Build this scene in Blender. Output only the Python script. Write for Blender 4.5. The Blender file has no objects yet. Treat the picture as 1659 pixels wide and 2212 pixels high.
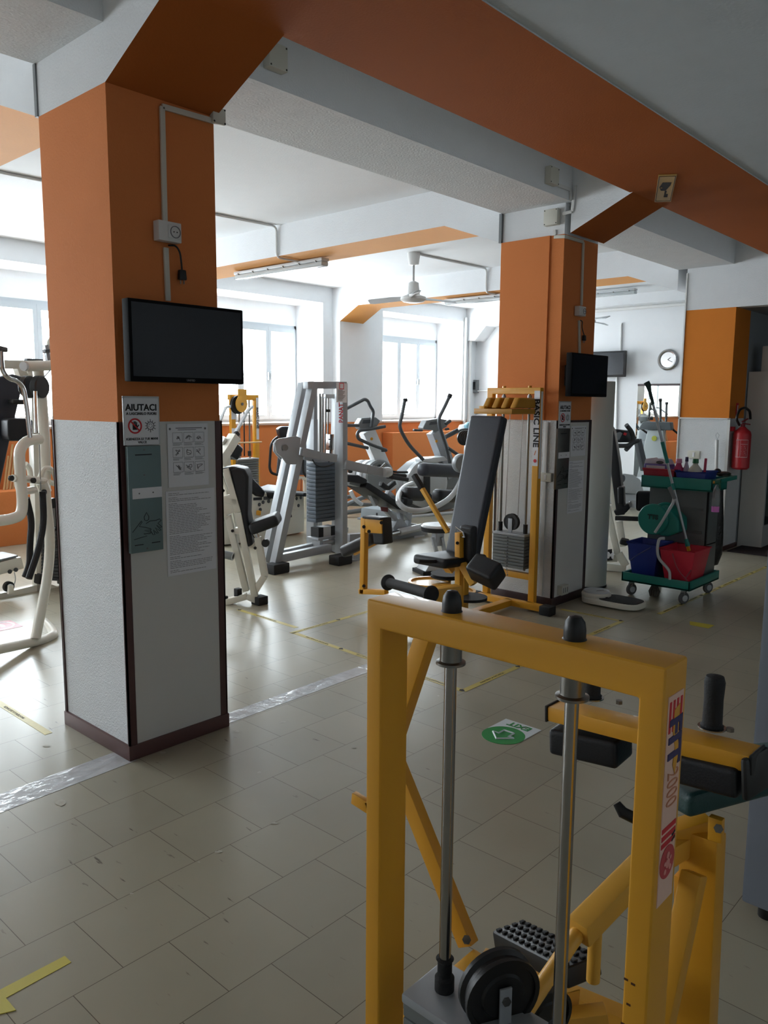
import bpy, bmesh, math, random
from mathutils import Vector, Matrix
random.seed(7)
PI = math.pi
# ------------------------------------------------------------------ camera
EYE = Vector((0, 0, 1.64)); FPX = 1712.5; PITCH = .13630; ROLL = .00756; YAW = .73796
_fw = Vector((math.cos(YAW)*math.cos(PITCH), math.sin(YAW)*math.cos(PITCH), -math.sin(PITCH)))
_r0 = Vector((math.sin(YAW), -math.cos(YAW), 0)); _u0 = _r0.cross(_fw)
_rt = _r0*math.cos(ROLL) + _u0*math.sin(ROLL); _up = -_r0*math.sin(ROLL) + _u0*math.cos(ROLL)
scene = bpy.context.scene
COL = scene.collection
cam_data = bpy.data.cameras.new('camera'); cam = bpy.data.objects.new('camera', cam_data); COL.objects.link(cam)
cam.matrix_world = Matrix.Translation(EYE) @ Matrix((_rt, _up, -_fw)).transposed().to_4x4()
cam_data.sensor_fit = 'HORIZONTAL'; cam_data.sensor_width = 36; cam_data.lens = 36*FPX/1659; cam_data.clip_start = .02
scene.camera = cam
scene.view_settings.view_transform = 'Standard'; scene.view_settings.look = 'None'
scene.view_settings.exposure = 0.0; scene.view_settings.gamma = 1.0; scene.view_settings.use_curve_mapping = False
# ------------------------------------------------------------------ daylight
SKY = 26.0
world = bpy.data.worlds.new('overcast_sky'); scene.world = world; world.use_nodes = True
bg = world.node_tree.nodes['Background']; bg.inputs[0].default_value = (.84, .94, 1.0, 1); bg.inputs[1].default_value = SKY
def window_portal(name, x0, x1, z0, z1, y):
    d = bpy.data.lights.new(name, 'AREA'); d.shape = 'RECTANGLE'; d.size = x1-x0; d.size_y = z1-z0
    o = bpy.data.objects.new(name, d); COL.objects.link(o); o.location = ((x0+x1)/2, y, (z0+z1)/2)
    o.rotation_euler = (-PI/2, 0, 0); d.cycles.is_portal = True
WIN = [(-4.5, -2.2), (-.9, 1.42), (2.88, 5.2), (6.6, 8.93), (10.35, 12.66)]
for a, b in WIN: window_portal('window_daylight', a, b, 1.33, 2.89, 10.2)

def at(px, py, X=None, Y=None, Z=None, D=None, V=None):
    """the point seen at (px, py) of the 1659x2212 photograph on a plane of the room"""
    d = _rt*((px-829.5)/FPX) - _up*((py-1106)/FPX) + _fw
    if X is not None: t = X/d.x
    elif Y is not None: t = Y/d.y
    elif Z is not None: t = (Z-EYE.z)/d.z
    elif V is not None:                       # vertical plane through two floor points
        (x0, y0), (x1, y1) = V; nx, ny = y1-y0, x0-x1
        t = (nx*x0+ny*y0)/(nx*d.x+ny*d.y)
    else: t = D
    return EYE + d*t

# ------------------------------------------------------------------ materials
def lin(c):
    c = c/255.0
    return c/12.92 if c <= .04045 else ((c+.055)/1.055)**2.4
MATS = {}
def mat(name, rgb, rough=.5, metal=0., var=.06, scale=8., bump=0., bscale=60., spec=.5, coat=0., emit=0., alpha=None, trans=0.):
    if name in MATS: return MATS[name]
    m = bpy.data.materials.new(name); m.use_nodes = True; nt = m.node_tree; N = nt.nodes; L = nt.links
    b = N['Principled BSDF']; c = [lin(v) for v in rgb]
    tc = N.new('ShaderNodeTexCoord'); no = N.new('ShaderNodeTexNoise'); no.inputs['Scale'].default_value = scale; no.inputs['Detail'].default_value = 4
    L.new(tc.outputs['Object'], no.inputs['Vector'])
    mx = N.new('ShaderNodeMix'); mx.data_type = 'RGBA'
    mx.inputs[6].default_value = (*[v*(1-var) for v in c], 1); mx.inputs[7].default_value = (*[min(1, v*(1+var)) for v in c], 1)
    L.new(no.outputs['Fac'], mx.inputs[0]); L.new(mx.outputs[2], b.inputs['Base Color'])
    b.inputs['Roughness'].default_value = rough; b.inputs['Metallic'].default_value = metal
    b.inputs['Specular IOR Level'].default_value = spec; b.inputs['Coat Weight'].default_value = coat
    if trans: b.inputs['Transmission Weight'].default_value = trans
    if bump:
        n2 = N.new('ShaderNodeTexNoise'); n2.inputs['Scale'].default_value = bscale; n2.inputs['Detail'].default_value = 3
        L.new(tc.outputs['Object'], n2.inputs['Vector'])
        bp = N.new('ShaderNodeBump'); bp.inputs['Strength'].default_value = bump; bp.inputs['Distance'].default_value = .01
        L.new(n2.outputs['Fac'], bp.inputs['Height']); L.new(bp.outputs['Normal'], b.inputs['Normal'])
    MATS[name] = m; return m
WHITE = mat('white_plaster', (226, 228, 230), .85, var=.03, bump=.25, bscale=90)
WALLW = mat('white_wall_paint', (232, 234, 236), .8, var=.02, bump=.12, bscale=60)
ROUGH = mat('rough_plaster', (214, 216, 218), .9, var=.06, bump=.35, bscale=70)
ORANGE = mat('orange_wall_paint', (216, 131, 76), .8, var=.05, scale=3, bump=.2, bscale=90, spec=.18)
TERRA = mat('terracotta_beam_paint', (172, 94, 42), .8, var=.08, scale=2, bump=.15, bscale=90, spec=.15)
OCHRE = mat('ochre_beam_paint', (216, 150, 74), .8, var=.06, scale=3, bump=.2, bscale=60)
BROWN = mat('brown_skirting', (92, 62, 60), .45, var=.08)
BROWND = mat('dark_brown_strip', (62, 44, 46), .4, var=.08)
WOODCH = mat('white_woodchip_paper', (228, 230, 232), .75, var=.03, bump=.8, bscale=140)
PANEL = mat('white_panel', (214, 212, 208), .55, var=.02)
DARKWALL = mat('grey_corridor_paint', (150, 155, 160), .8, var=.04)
YELLOW = mat('yellow_paint', (224, 160, 40), .42, var=.07, scale=5, coat=.12)
YELLOWL = mat('light_yellow_paint', (230, 172, 66), .42, var=.07, scale=5, coat=.12)
CREAM = mat('cream_enamel', (226, 223, 210), .33, var=.03, coat=.2)
SILVER = mat('silver_grey_enamel', (158, 162, 166), .38, .25, var=.04)
SILVERL = mat('light_grey_enamel', (188, 192, 194), .35, .1, var=.04)
DGREY = mat('dark_grey_plastic', (70, 74, 78), .45, var=.06)
MGREY = mat('mid_grey_plastic', (120, 124, 126), .45, var=.05)
LGREY = mat('light_grey_plastic', (198, 202, 205), .4, var=.04)
BLACK = mat('black_plastic', (15, 16, 18), .42, var=.1)
RUBBER = mat('black_rubber', (21, 21, 23), .7, var=.1, bump=.2, bscale=200)
LEATHER = mat('black_leatherette', (19, 21, 27), .45, var=.08, bump=.12, bscale=220)
LEATHERG = mat('charcoal_leatherette', (44, 48, 58), .42, var=.06, bump=.12, bscale=220)
CHROME = mat('chrome', (172, 170, 168), .2, 1., var=.02)
STEEL = mat('brushed_steel', (132, 130, 126), .32, 1., var=.05, scale=30)
IRON = mat('grey_weight_plate', (112, 116, 116), .5, .3, var=.08, scale=20)
IROND = mat('slate_weight_plate', (84, 94, 104), .5, .2, var=.06, scale=20)
SCREEN = mat('black_glossy_screen', (16, 20, 28), .2, var=.03, spec=.35)
PAPER = mat('white_paper', (232, 232, 236), .8, var=.02)
INK = mat('black_ink', (30, 28, 32), .7, var=.05)
GINK = mat('grey_ink', (120, 118, 122), .8, var=.05)
RED = mat('red_enamel', (190, 32, 42), .35, var=.06, coat=.3)
REDS = mat('red_print', (205, 40, 48), .6, var=.04)
TAPE = mat('yellow_floor_tape', (196, 178, 92), .4, var=.12, scale=40)
STAPE = mat('worn_silver_tape', (190, 190, 192), .2, .0, var=.3, scale=9, bump=.8, bscale=14)
TEAL = mat('teal_plastic', (26, 128, 116), .4, var=.06)
BLUE = mat('blue_plastic', (38, 56, 140), .4, var=.06)
REDP = mat('red_plastic', (214, 44, 66), .4, var=.06)
GLASS = mat('clear_glass', (235, 245, 245), .02, trans=1., var=.0)

# ------------------------------------------------------------------ mesh helpers
class MB:
    def __init__(s): s.bm = bmesh.new()
    def _merge(s, t, bevel=0, seg=2):
        bmesh.ops.recalc_face_normals(t, faces=t.faces); t.normal_update()
        if bevel:
            try: bmesh.ops.bevel(t, geom=[e for e in t.edges if len(e.link_faces) == 2 and e.calc_face_angle(0) > .5], offset=bevel, segments=seg, profile=.6, affect='EDGES', clamp_overlap=True)
            except Exception: pass
        bmesh.ops.recalc_face_normals(t, faces=t.faces)
        me = bpy.data.meshes.new('t'); t.to_mesh(me); t.free(); s.bm.from_mesh(me); bpy.data.meshes.remove(me)
        return s
    def hexa(s, P8, bevel=0, seg=2):
        t = bmesh.new(); v = [t.verts.new(p) for p in P8]
        for f in ((0,1,2,3), (7,6,5,4), (0,4,5,1), (1,5,6,2), (2,6,7,3), (3,7,4,0)): t.faces.new([v[i] for i in f])
        return s._merge(t, bevel, seg)
    def box(s, x0, y0, z0, x1, y1, z1, bevel=0, seg=2):
        return s.hexa([(x0,y0,z0),(x1,y0,z0),(x1,y1,z0),(x0,y1,z0),(x0,y0,z1),(x1,y0,z1),(x1,y1,z1),(x0,y1,z1)], bevel, seg)
    def bar(s, p, q, w, h, up=(0,0,1), bevel=.004, seg=2, w2=None, h2=None):
        p, q = Vector(p), Vector(q); d = (q-p).normalized(); up = Vector(up)
        if abs(d.dot(up.normalized())) > .97: up = Vector((1,0,0)) if abs(d.x) < .9 else Vector((0,1,0))
        sd = d.cross(up).normalized(); u = sd.cross(d).normalized(); w2 = w2 or w; h2 = h2 or h
        c = lambda o, a, b: [o-sd*a/2-u*b/2, o+sd*a/2-u*b/2, o+sd*a/2+u*b/2, o-sd*a/2+u*b/2]
        return s.hexa(c(p, w, h)+c(q, w2, h2), bevel, seg)
    def pad(s, p, q, w, h, up=(0,0,1), r=None, w2=None): return s.bar(p, q, w, h, up, r or min(w, h)*.42, 4, w2=w2)
    def path(s, pts, w, h, up=(0,0,1), bevel=.004):
        for a, b in zip(pts, pts[1:]): s.bar(a, b, w, h, up, bevel)
        return s
    def tube(s, pts, r, seg=12, rad=0, closed=False, caps=True):
        pts = [Vector(p) for p in pts]
        if rad: pts = rounded(pts, rad)
        n = len(pts); t = bmesh.new(); rings = []; prev = None
        rr = r if isinstance(r, (list, tuple)) else [r]*n
        if len(rr) != n: rr = [rr[0]+(rr[-1]-rr[0])*i/(n-1) for i in range(n)]
        for i, p in enumerate(pts):
            if closed: d = (pts[(i+1) % n]-pts[i-1]).normalized()
            else: d = (pts[min(i+1, n-1)]-pts[max(i-1, 0)]).normalized()
            if prev is None:
                a = Vector((0,0,1)) if abs(d.z) < .9 else Vector((1,0,0)); sd = d.cross(a).normalized()
            else:
                sd = (prev - d*prev.dot(d)); sd = sd.normalized() if sd.length > 1e-6 else d.orthogonal().normalized()
            prev = sd; u = d.cross(sd)
            rings.append([t.verts.new(p+(sd*math.cos(2*PI*k/seg)+u*math.sin(2*PI*k/seg))*rr[i]) for k in range(seg)])
        m = n if closed else n-1
        for i in range(m):
            A, B = rings[i], rings[(i+1) % n]
            for k in range(seg): t.faces.new((A[k], A[(k+1) % seg], B[(k+1) % seg], B[k]))
        if caps and not closed: t.faces.new(rings[0]); t.faces.new(rings[-1][::-1])
        return s._merge(t)
    def cyl(s, p, q, r, seg=20, r2=None): return s.tube([p, q], [r, r if r2 is None else r2], seg)
    def prism(s, poly, vec, bevel=0, seg=2):
        t = bmesh.new(); vec = Vector(vec); a = [t.verts.new(p) for p in poly]; b = [t.verts.new(Vector(p)+vec) for p in poly]; n = len(poly)
        t.faces.new(a); t.faces.new(b[::-1])
        for i in range(n): t.faces.new((a[i], a[(i+1) % n], b[(i+1) % n], b[i]))
        return s._merge(t, bevel, seg)
    def flat(s, poly):
        t = bmesh.new(); t.faces.new([t.verts.new(p) for p in poly]); return s._merge(t)
    def lathe(s, prof, o, axis=(0,0,1), seg=28, ring=False):
        o = Vector(o); ax = Vector(axis).normalized(); sd = ax.orthogonal().normalized(); u = ax.cross(sd); t = bmesh.new(); rings = []
        for r, z in prof:
            c = o+ax*z
            rings.append([t.verts.new(c+(sd*math.cos(2*PI*k/seg)+u*math.sin(2*PI*k/seg))*max(r, 1e-4)) for k in range(seg)])
        for A, B in zip(rings, rings[1:]):
            for k in range(seg): t.faces.new((A[k], A[(k+1) % seg], B[(k+1) % seg], B[k]))
        if ring:
            for k in range(seg): t.faces.new((rings[-1][k], rings[-1][(k+1) % seg], rings[0][(k+1) % seg], rings[0][k]))
        else: t.faces.new(rings[0]); t.faces.new(rings[-1][::-1])
        return s._merge(t)
    def ell(s, c, rx, ry, rz, rot=None, seg=20):
        t = bmesh.new(); bmesh.ops.create_uvsphere(t, u_segments=seg, v_segments=seg//2, radius=1)
        M = Matrix.Translation(c) @ (rot.to_4x4() if rot else Matrix()) @ Matrix.Diagonal((rx, ry, rz, 1)); t.transform(M)
        return s._merge(t)
def rounded(pts, rad, n=6, closed=False):
    out = [pts[0]]
    for a, b, c in zip(pts, pts[1:], pts[2:]):
        d1, d2 = (a-b), (c-b); r = min(rad, d1.length*.49, d2.length*.49); p, q = b+d1.normalized()*r, b+d2.normalized()*r
        for i in range(n+1):
            t = i/n; out.append(p*(1-t)**2 + b*2*t*(1-t) + q*t*t)
    out.append(pts[-1]); return out
OFF = {}
def obj(name, mb, m, parent=None, label=None, cat=None, group=None, kind=None, smooth=35):
    me = bpy.data.meshes.new(name); bm = mb.bm
    if parent is None:
        xs = [v.co for v in bm.verts]
        off = Vector(((min(c.x for c in xs)+max(c.x for c in xs))/2, (min(c.y for c in xs)+max(c.y for c in xs))/2, min(c.z for c in xs)))
    else: off = OFF[parent.name]
    bm.transform(Matrix.Translation(-off)); bm.to_mesh(me); bm.free()
    for p in me.polygons: p.use_smooth = True
    me.set_sharp_from_angle(angle=math.radians(smooth))
    me.materials.append(m)
    o = bpy.data.objects.new(name, me); COL.objects.link(o)
    if parent is None: o.location = off
    else: o.parent = parent
    OFF[o.name] = off
    for k, v in (('label', label), ('category', cat), ('group', group), ('kind', kind)):
        if v: o[k] = v
    return o
def thing(name, label, cat, loc, group=None, kind=None):
    o = bpy.data.objects.new(name, None); COL.objects.link(o); o.location = loc; o.empty_display_size = .1
    OFF[o.name] = Vector(loc)
    o['label'] = label
    if kind: o['kind'] = kind
    else: o['category'] = cat
    if group: o['group'] = group
    return o
def struct(name, mb, m, parent=None): return obj(name, mb, m, parent, kind=None if parent else 'structure')
def text(name, s, size, o, xd, yd, m, parent=None, bold=0., align='CENTER', space=1., xs=1., extr=.0008, **kw):
    c = bpy.data.curves.new('t', 'FONT'); c.body = s; c.size = size; c.extrude = extr; c.align_x = align; c.align_y = 'CENTER'; c.offset = bold*size
    c.space_line = space; c.resolution_u = 3
    t = bpy.data.objects.new('t', c); COL.objects.link(t)
    me = bpy.data.meshes.new_from_object(t.evaluated_get(bpy.context.evaluated_depsgraph_get())); bpy.data.objects.remove(t)
    xd = Vector(xd).normalized(); yd = Vector(yd).normalized(); zd = xd.cross(yd)
    M = Matrix.Translation(o) @ Matrix((xd, yd, zd)).transposed().to_4x4() @ Matrix.Diagonal((xs, 1, 1, 1))
    mb = MB(); me.transform(M); mb.bm.from_mesh(me); bpy.data.meshes.remove(me)
    return obj(name, mb, m, parent, smooth=20, **kw)

# ------------------------------------------------------------------ floor material: staggered vinyl tiles
def floor_material():
    m = bpy.data.materials.new('worn_vinyl_tiles'); m.use_nodes = True; nt = m.node_tree; N = nt.nodes; L = nt.links; b = N['Principled BSDF']
    geo = N.new('ShaderNodeNewGeometry'); mp = N.new('ShaderNodeMapping'); mp.inputs['Location'].default_value = (-.906, -1.979, 0)
    L.new(geo.outputs['Position'], mp.inputs['Vector'])
    wob = N.new('ShaderNodeTexNoise'); wob.inputs['Scale'].default_value = 5; L.new(geo.outputs['Position'], wob.inputs['Vector'])
    br = N.new('ShaderNodeTexBrick'); br.offset = .5; br.offset_frequency = 2; br.squash = 1
    br.inputs['Scale'].default_value = 1; br.inputs['Brick Width'].default_value = .3045; br.inputs['Row Height'].default_value = .3035
    br.inputs['Mortar Size'].default_value = .0014; br.inputs['Mortar Smooth'].default_value = .3; br.inputs['Bias'].default_value = 0
    br.inputs['Color1'].default_value = (lin(168), lin(161), lin(141), 1); br.inputs['Color2'].default_value = (lin(161), lin(155), lin(137), 1); br.inputs['Mortar'].default_value = (lin(96), lin(86), lin(72), 1)
    L.new(mp.outputs[0], br.inputs['Vector'])
    n1 = N.new('ShaderNodeTexNoise'); n1.inputs['Scale'].default_value = 2.2; n1.inputs['Detail'].default_value = 6; L.new(geo.outputs['Position'], n1.inputs['Vector'])
    r1 = N.new('ShaderNodeMapRange'); r1.inputs['From Min'].default_value = .3; r1.inputs['From Max'].default_value = .7; r1.inputs['To Min'].default_value = .95; r1.inputs['To Max'].default_value = 1.05
    L.new(n1.outputs['Fac'], r1.inputs['Value'])
    mul = N.new('ShaderNodeMix'); mul.data_type = 'RGBA'; mul.blend_type = 'MULTIPLY'; mul.inputs[0].default_value = 1
    cmb = N.new('ShaderNodeCombineColor'); [L.new(r1.outputs[0], cmb.inputs[i]) for i in range(3)]
    L.new(br.outputs['Color'], mul.inputs[6]); L.new(cmb.outputs[0], mul.inputs[7])
    # scuffs: short dark dashes
    mp2 = N.new('ShaderNodeMapping'); mp2.inputs['Scale'].default_value = (26, 5, 1); mp2.inputs['Rotation'].default_value = (0, 0, .12); L.new(geo.outputs['Position'], mp2.inputs['Vector'])
    n2 = N.new('ShaderNodeTexNoise'); n2.inputs['Scale'].default_value = 1.6; n2.inputs['Detail'].default_value = 3; L.new(mp2.outputs[0], n2.inputs['Vector'])
    r2 = N.new('ShaderNodeMapRange'); r2.inputs['From Min'].default_value = .70; r2.inputs['From Max'].default_value = .76; L.new(n2.outputs['Fac'], r2.inputs['Value'])
    mx = N.new('ShaderNodeMix'); mx.data_type = 'RGBA'; L.new(r2.outputs[0], mx.inputs[0]); L.new(mul.outputs[2], mx.inputs[6]); mx.inputs[7].default_value = (lin(100), lin(92), lin(80), 1)
    # chips: pale spots
    n3 = N.new('ShaderNodeTexNoise'); n3.inputs['Scale'].default_value = 11; n3.inputs['Detail'].default_value = 2; L.new(geo.outputs['Position'], n3.inputs['Vector'])
    r3 = N.new('ShaderNodeMapRange'); r3.inputs['From Min'].default_value = .785; r3.inputs['From Max'].default_value = .80; L.new(n3.outputs['Fac'], r3.inputs['Value'])
    mx2 = N.new('ShaderNodeMix'); mx2.data_type = 'RGBA'; L.new(r3.outputs[0], mx2.inputs[0]); L.new(mx.outputs[2], mx2.inputs[6]); mx2.inputs[7].default_value = (lin(196), lin(192), lin(180), 1)
    L.new(mx2.outputs[2], b.inputs['Base Color'])
    rr = N.new('ShaderNodeMapRange'); rr.inputs['From Min'].default_value = .3; rr.inputs['From Max'].default_value = .7; rr.inputs['To Min'].default_value = .24; rr.inputs['To Max'].default_value = .32
    L.new(n1.outputs['Fac'], rr.inputs['Value']); b.inputs['Roughness'].default_value = .29; b.inputs['Specular IOR Level'].default_value = .32
    n4 = N.new('ShaderNodeTexNoise'); n4.inputs['Scale'].default_value = 4; L.new(geo.outputs['Position'], n4.inputs['Vector'])
    add = N.new('ShaderNodeMath'); add.operation = 'MULTIPLY_ADD'; add.inputs[1].default_value = -.25; L.new(br.outputs['Fac'], add.inputs[0]); add.inputs[2].default_value = 0
    bp = N.new('ShaderNodeBump'); bp.inputs['Strength'].default_value = .12; bp.inputs['Distance'].default_value = .01
    L.new(add.outputs[0], bp.inputs['Height']); L.new(bp.outputs['Normal'], b.inputs['Normal'])
    return m
FLOORM = floor_material()

# ================================================================== THE ROOM
CZ = 3.47; BZ = 3.17; HZ = 2.94; WY = 9.47; EX = 13.1
XL, XR, YB = -5.5, 15.0, -3.2
struct('floor', MB().box(XL, YB, -.1, XR, 10.3, 0), FLOORM)
struct('ceiling', MB().box(XL, 2.72, CZ, EX+.3, WY+.1, CZ+.15), WALLW)
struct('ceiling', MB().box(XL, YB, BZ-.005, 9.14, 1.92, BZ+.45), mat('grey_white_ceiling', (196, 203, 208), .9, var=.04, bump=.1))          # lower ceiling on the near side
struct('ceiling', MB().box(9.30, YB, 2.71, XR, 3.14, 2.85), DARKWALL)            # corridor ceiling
struct('wall_back', MB().box(XL, YB-.15, 0, XR, YB, 3.5), WALLW)
struct('wall_left', MB().box(XL-.15, YB, 0, XL, 10.3, 3.6), WALLW)
struct('wall_end', MB().box(EX, 3.14, 0, EX+.15, WY+.8, 3.6), WALLW)
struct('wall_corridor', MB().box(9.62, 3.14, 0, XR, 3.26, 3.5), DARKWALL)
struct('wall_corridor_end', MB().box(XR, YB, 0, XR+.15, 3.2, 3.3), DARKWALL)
struct('wall_lintel', MB().box(9.14, YB, 2.71, 9.30, 3.14, CZ), WHITE)
# window wall with deep recesses; orange below the sills
SZ, TZ, FY = 1.33, 2.89, 10.12
w = MB(); lo = MB(); xs = XL
for a, b in WIN:
    w.box(xs, WY, SZ, a, 10.25, 3.6); w.box(a, WY, 3.22, b, 10.25, 3.6); w.box(a, FY, TZ, b, 10.25, 3.22); xs = b
w.box(xs, WY, SZ, EX, 10.25, 3.6); lo.box(XL, WY, 0, EX, 10.25, SZ-.03)
struct('wall_window', w, WALLW); struct('wall_lower', lo, ORANGE)
sl = MB()
for a, b in WIN: sl.box(a-.0, WY-.03, SZ-.03, b, FY+.02, SZ)
sl.box(XL, WY-.015, SZ-.03, EX, WY, SZ)
struct('trim_window_sill', sl, mat('pale_stone_sill', (205, 178, 160), .6, var=.06))
FRAME = mat('white_window_frame', (176, 182, 186), .5, var=.02)
for i, (a, b) in enumerate(WIN):
    r = thing('window_%d' % (i+1), 'white four-leaf window in a deep recess', None, ((a+b)/2, FY, SZ), kind='structure')
    f = MB(); f.box(a, FY, SZ, b, FY+.06, SZ+.06).box(a, FY, TZ-.06, b, FY+.06, TZ).box(a, FY, SZ, a+.04, FY+.06, TZ).box(b-.04, FY, SZ, b, FY+.06, TZ)
    obj('window_frame', f, FRAME, r)
    n = 4; pw = (b-a-.08)/n
    for k in range(n):
        x0 = a+.04+k*pw; x1 = x0+pw; s = MB(); e = .055
        s.box(x0+.001, FY-.02, SZ+.04, x0+e, FY+.03, TZ-.05).box(x1-e, FY-.02, SZ+.04, x1-.001, FY+.03, TZ-.05).box(x0+e, FY-.02, SZ+.04, x1-e, FY+.03, SZ+.04+.07).box(x0+e, FY-.02, TZ-.12, x1-e, FY+.03, TZ-.05)
        so = obj('window_sash', s, FRAME, r)
        obj('window_handle', MB().box(x1-.03 if k % 2 == 0 else x0+.01, FY-.05, 2.0, x1-.01 if k % 2 == 0 else x0+.03, FY-.02, 2.12, .004), FRAME, so)
# beams
def ybeam(x0, x1, ya, yb, haunch_a=True, haunch_b=True, zb=BZ-.01):
    side = [(x0, ya, CZ), (x0, ya, HZ if haunch_a else zb)] + ([(x0, ya+.61, zb)] if haunch_a else []) + ([(x0, yb-.41, zb)] if haunch_b else []) + [(x0, yb, HZ if haunch_b else zb), (x0, yb, CZ)]
    return MB().prism(side, (x1-x0, 0, 0))
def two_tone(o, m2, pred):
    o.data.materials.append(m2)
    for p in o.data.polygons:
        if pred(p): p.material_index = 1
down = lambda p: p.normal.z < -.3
PX = [(1.785, 2.33), (5.60, 6.14), (9.14, 9.68)]
for x0, x1 in PX + [(-2.0, -1.45)]:
    o = struct('ceiling_beam', ybeam(x0, x1, 3.805, 9.3), WHITE); two_tone(o, OCHRE, down)
o = struct('ceiling_beam', MB().box(XL, 3.19, BZ, 9.14, 3.81, CZ), WHITE); two_tone(o, ROUGH, down)
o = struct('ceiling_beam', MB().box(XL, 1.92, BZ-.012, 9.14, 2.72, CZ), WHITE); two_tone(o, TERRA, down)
o = struct('ceiling_beam', MB().box(EX-.35, 3.2, 3.30, EX, WY, CZ), WHITE)
# bracket beams from the pillars up to the orange beam
for x0, x1 in PX[:2] + [(-2.0, -1.45)]:
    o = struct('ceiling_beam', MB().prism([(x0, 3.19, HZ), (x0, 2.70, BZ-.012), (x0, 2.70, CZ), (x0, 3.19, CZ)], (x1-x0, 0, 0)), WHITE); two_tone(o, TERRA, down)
# pillars
def pillar(x0, y0, x1, y1, label, wz=1.55, skirt=.07, oz=HZ, om=ORANGE, dark=BROWND, frame=False, strips=True):
    r = thing('pillar', label, 'pillar', ((x0+x1)/2, (y0+y1)/2, 0), kind='structure')
    obj('upper_shaft', MB().box(x0, y0, wz, x1, y1, oz), om, r)
    if oz < CZ: obj('capital', MB().box(x0, y0, oz, x1, y1, CZ), WHITE, r)
    obj('lower_shaft', MB().box(x0, y0, 0, x1, y1, wz), WOODCH, r)
    obj('skirting', MB().box(x0-.013, y0-.013, 0, x1+.013, y1+.013, skirt, .003), dark if frame else BROWN, r)
    if strips:
        s = MB(); t = .008; W = .032
        for (cx, cy, sx, sy) in ((x0, y0, 1, 1), (x1, y0, -1, 1), (x0, y1, 1, -1)):
            s.box(min(cx-sx*t, cx+sx*W), min(cy-sy*t, cy), skirt, max(cx-sx*t, cx+sx*W), max(cy-sy*t, cy), wz)
            s.box(min(cx-sx*t, cx), min(cy-sy*t, cy+sy*.006), skirt, max(cx-sx*t, cx), max(cy-sy*t, cy+sy*.006), wz)
        if frame: s.box(x0, y0-.006, wz-.018, x1, y0, wz)
        obj('corner_strip', s, dark, r)
    return r
pillar(1.785, 3.19, 2.32, 3.80, 'foreground square pillar, orange above white, brown skirting', dark=mat('red_brown_strip', (80, 52, 50), .4, var=.08))
obj('smooth_panel', MB().box(1.82, 3.186, .07, 2.29, 3.19, 1.55), PANEL, bpy.data.objects['pillar'])
p2 = pillar(5.60, 3.24, 6.14, 3.81, 'second square pillar behind the yellow weight stack, orange above white', wz=1.515, frame=True, dark=BROWND)
obj('raised_panel', MB().box(5.585, 3.36, 1.515, 5.60, 3.81, HZ), ORANGE, p2)
obj('smooth_panel', MB().box(5.635, 3.236, .07, 6.11, 3.24, 1.50), PANEL, p2)
pillar(9.14, 3.14, 9.62, 3.70, 'far square pillar beside the corridor, orange above white', wz=1.50, oz=2.71, om=mat('amber_wall_paint', (218, 130, 50), .8, var=.04, bump=.15, spec=.2), strips=False, skirt=.05)
pillar(-2.0, 3.19, -1.45, 3.80, 'square pillar left of the photo')
for i, (x0, x1) in enumerate([(1.785, 2.33), (5.60, 6.3), (9.14, 9.83), (-2.0, -1.4)]):
    struct('wall_pilaster', MB().box(x0, 9.3, SZ, x1, WY+.01, HZ+.6 if i == 9 else CZ), WALLW)
    struct('wall_pilaster_base', MB().box(x0, 9.3, 0, x1, WY+.01, SZ), ORANGE)
# ================================================================== FLOOR MARKINGS
def strip(name, p, q, w, m, z=.0012, **kw):
    p, q = Vector((*p, 0)), Vector((*q, 0)); d = (q-p).normalized(); s = Vector((-d.y, d.x, 0))*w/2
    mb = MB().hexa([p-s, q-s, q+s, p+s]+[v+Vector((0,0,z)) for v in (p-s, q-s, q+s, p+s)])
    return obj(name, mb, m, **kw)
def tape_run(pts, label, words='MANTENERE LA DISTANZA DI SICUREZZA   '):
    r = thing('floor_tape', label, 'floor tape', (*pts[0], 0))
    for p, q in zip(pts, pts[1:]):
        P, Q = Vector((*p, 0)), Vector((*q, 0)); d = (Q-P).normalized(); s = Vector((-d.y, d.x, 0))*.019
        obj('tape_strip', MB().hexa([P-s, Q-s, Q+s, P+s]+[v+Vector((0,0,.0012)) for v in (P-s, Q-s, Q+s, P+s)]), TAPE, r)
        L = (Q-P).length; n = max(1, int(L/.42))
        for k in range(n):
            c = P+d*L*(k+.5)/n
            text('tape_lettering', 'MANTIENI LA DISTANZA', .022, (c.x, c.y, .0016), d, Vector((-d.y, d.x, 0)), INK if k % 3 == 0 else GINK, r, extr=.0002)
            b = P+d*(L*(k+.97)/n); u = Vector((-d.y, d.x, 0))*.018
            obj('tape_arrow', MB().flat([b-u*1+Vector((0,0,.0018)), b+d*.03+Vector((0,0,.0018)), b+u+Vector((0,0,.0018)), b-d*.012+u*.2+Vector((0,0,.0018))]), INK, r)
    return r
tape_run([(3.64, 4.2), (4.62, 4.22)], 'yellow distance tape across the floor between the pillars, short rear piece')
tape_run([(3.66, 4.2), (3.56, 2.61), (4.75, 2.62)], 'yellow distance tape making a corner in the middle of the floor')
tape_run([(5.59, 3.14), (5.60, 2.62), (4.95, 2.62)], 'yellow distance tape making a corner in front of the weighing scale')
tape_run([(6.0, 2.50), (8.6, 2.48)], 'long yellow distance tape running under the cleaning trolley')
tape_run([(1.66, 3.75), (1.66, 4.55)], 'worn yellow tape on the floor left of the foreground pillar')
tape_run([(3.76, 4.28), (3.78, 5.0)], 'yellow distance tape beside the white leg machine')
t = strip('silver_floor_tape', (-2.6, 3.05), (1.80, 3.245), .155, STAPE, label='wrinkled silver tape on the floor left of the foreground pillar', cat='floor tape', group='silver floor tape')
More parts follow.
